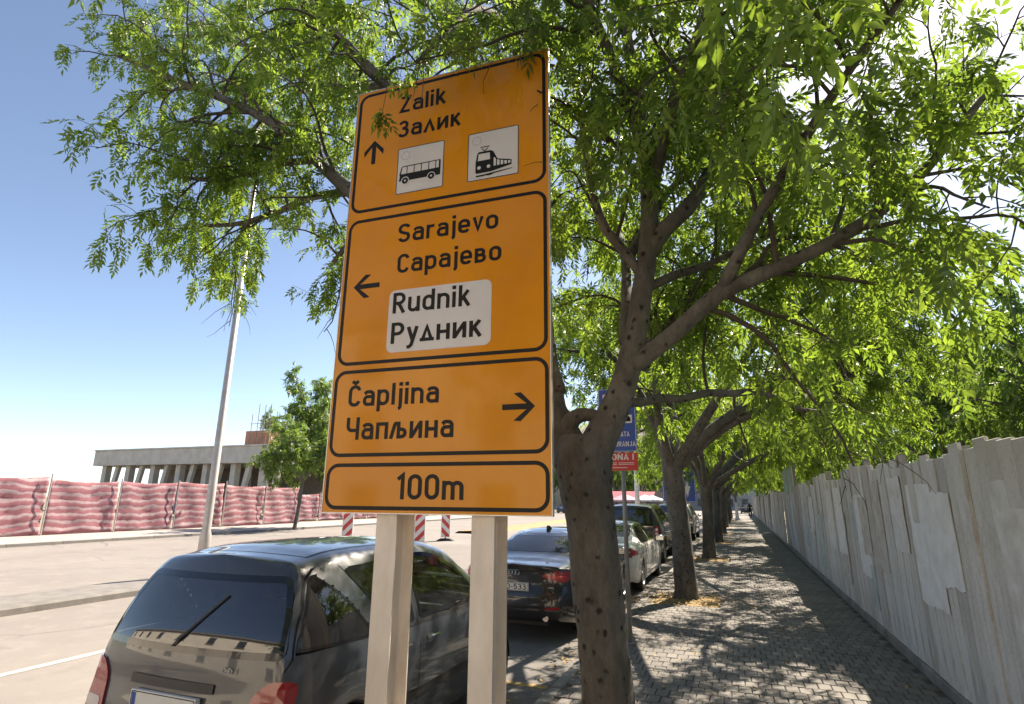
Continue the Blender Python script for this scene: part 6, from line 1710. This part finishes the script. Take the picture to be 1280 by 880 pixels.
for k, xp in enumerate((781, 806, 815)):
    p = atY(xp, 622, 56 + 4 * k)
    u = thing('parasol', ('pink canvas parasol beside the market stalls', 'pale parasol above the roof of the tall black off-road car, nearer the stalls', 'pale parasol farther up the road beside the white mast')[k], 'parasol', (p[0], 56 + 4 * k, ZR), 0, 'parasols')
    MB().tube([(0, 0, -0.02), (0, 0, 2.5)], 0.03, 6).build('pole', M_galv, u)
    n = 8; V = [(0, 0, 2.55)] + [(1.5 * math.cos(2 * math.pi * i / n), 1.5 * math.sin(2 * math.pi * i / n), 2.0) for i in range(n)] + [(1.5 * math.cos(2 * math.pi * i / n), 1.5 * math.sin(2 * math.pi * i / n), 1.85) for i in range(n)]
    MB().add(V, [(0, 1 + i, 1 + (i + 1) % n) for i in range(n)] + [(1 + i, 1 + n + i, 1 + n + (i + 1) % n, 1 + (i + 1) % n) for i in range(n)]).build('canopy', M_pink if k == 0 else M_white_sheet, u)
# hill beyond the town
nx, ny = 60, 14
V = []
for j in range(ny):
    for i in range(nx):
        x = -1500 + 2400 * i / (nx - 1); yv = 1100 + 900 * j / (ny - 1)
        s_ = math.sin(math.pi * min(1, j / (ny - 1)) * 0.9) ** 0.8
        h = (230 + 60 * math.sin(x * 0.004 + 1) + 30 * math.sin(x * 0.013)) * math.exp(-((x + 180) / 480.0) ** 2) * s_ + rng.normal(0, 4) * s_ + 14 * s_
        V.append((x, yv, -0.2 + h))
hl = mobj('hills', V, [(j * nx + i, j * nx + i + 1, (j + 1) * nx + i + 1, (j + 1) * nx + i) for j in range(ny - 1) for i in range(nx - 1)], mat('dry_hillside', (0.30, 0.27, 0.22), 0.95, dark=(0.16, 0.17, 0.11), scale=0.012), None, True); tag(hl, kind='structure')
# ------------------------------------------------------------------ the person far up the walkway
pr = thing('person', 'person in dark clothes walking far up the pavement beside the hoarding', 'person', (1.05, 74, 0.0), R_(5))
def skin_body(name, pts, edges, rad, material, parent):
    me = bpy.data.meshes.new(name); me.from_pydata(pts, edges, []); me.update(); me.materials.append(material)
    o = bpy.data.objects.new(name, me); link(o, parent)
    sk_ = o.modifiers.new('skin', 'SKIN')
    for v, r in zip(me.skin_vertices[0].data, rad): v.radius = r
    me.skin_vertices[0].data[0].use_root = True
    o.modifiers.new('sub', 'SUBSURF').levels = 2; o.modifiers['sub'].render_levels = 2
    return o
pts = [(0, 0, .93), (0, 0, 1.18), (0, 0, 1.40), (0, .01, 1.50), (0, .03, 1.62), (0, .03, 1.70), (.10, 0, .90), (.11, .10, .50), (.11, .05, .08), (.11, .18, .03), (-.10, 0, .90), (-.11, -.02, .48), (-.11, -.22, .12), (-.11, -.10, .03), (.19, 0, 1.40), (.25, -.06, 1.12), (.26, .06, .88), (.26, .09, .80), (-.19, 0, 1.40), (-.25, .05, 1.12), (-.26, .16, .90), (-.26, .20, .82)]
eds = [(0, 1), (1, 2), (2, 3), (3, 4), (4, 5), (0, 6), (6, 7), (7, 8), (8, 9), (0, 10), (10, 11), (11, 12), (12, 13), (2, 14), (14, 15), (15, 16), (16, 17), (2, 18), (18, 19), (19, 20), (20, 21)]
rad = [(.17, .12), (.15, .11), (.17, .12), (.06, .06), (.10, .11), (.085, .095), (.10, .10), (.07, .07), (.045, .045), (.04, .04), (.10, .10), (.07, .07), (.045, .045), (.04, .04), (.07, .07), (.05, .05), (.038, .038), (.035, .03), (.07, .07), (.05, .05), (.038, .038), (.035, .03)]
skin_body('body', pts, eds, rad, mat('dark_clothes', (0.022, 0.022, 0.026), 0.9, var=0.3, scale=6), pr)
# pale stone pillar at the edge of the far pavement
bp_ = thing('stone_pillar', 'pale stone pillar beside the far end of the tree row', 'pillar', (-0.35, 64, 0.0))
MB().box(-0.22, 0.22, -0.22, 0.22, 0, 0.25, bev=0.02).build('foot', M_white_paint, bp_)
MB().add([(-.17, -.17, .252), (.17, -.17, .252), (.17, .17, .252), (-.17, .17, .252), (-.12, -.12, 1.75), (.12, -.12, 1.75), (.12, .12, 1.75), (-.12, .12, 1.75)], [(3, 2, 1, 0), (4, 5, 6, 7), (0, 1, 5, 4), (1, 2, 6, 5), (2, 3, 7, 6), (3, 0, 4, 7)]).build('shaft', M_white_paint, bp_)
sedan('distant_car', 'dark car crossing at the far end of the tree-lined pavement', (0.9, 100.0, -0.08), P_black, 'bmw', None)
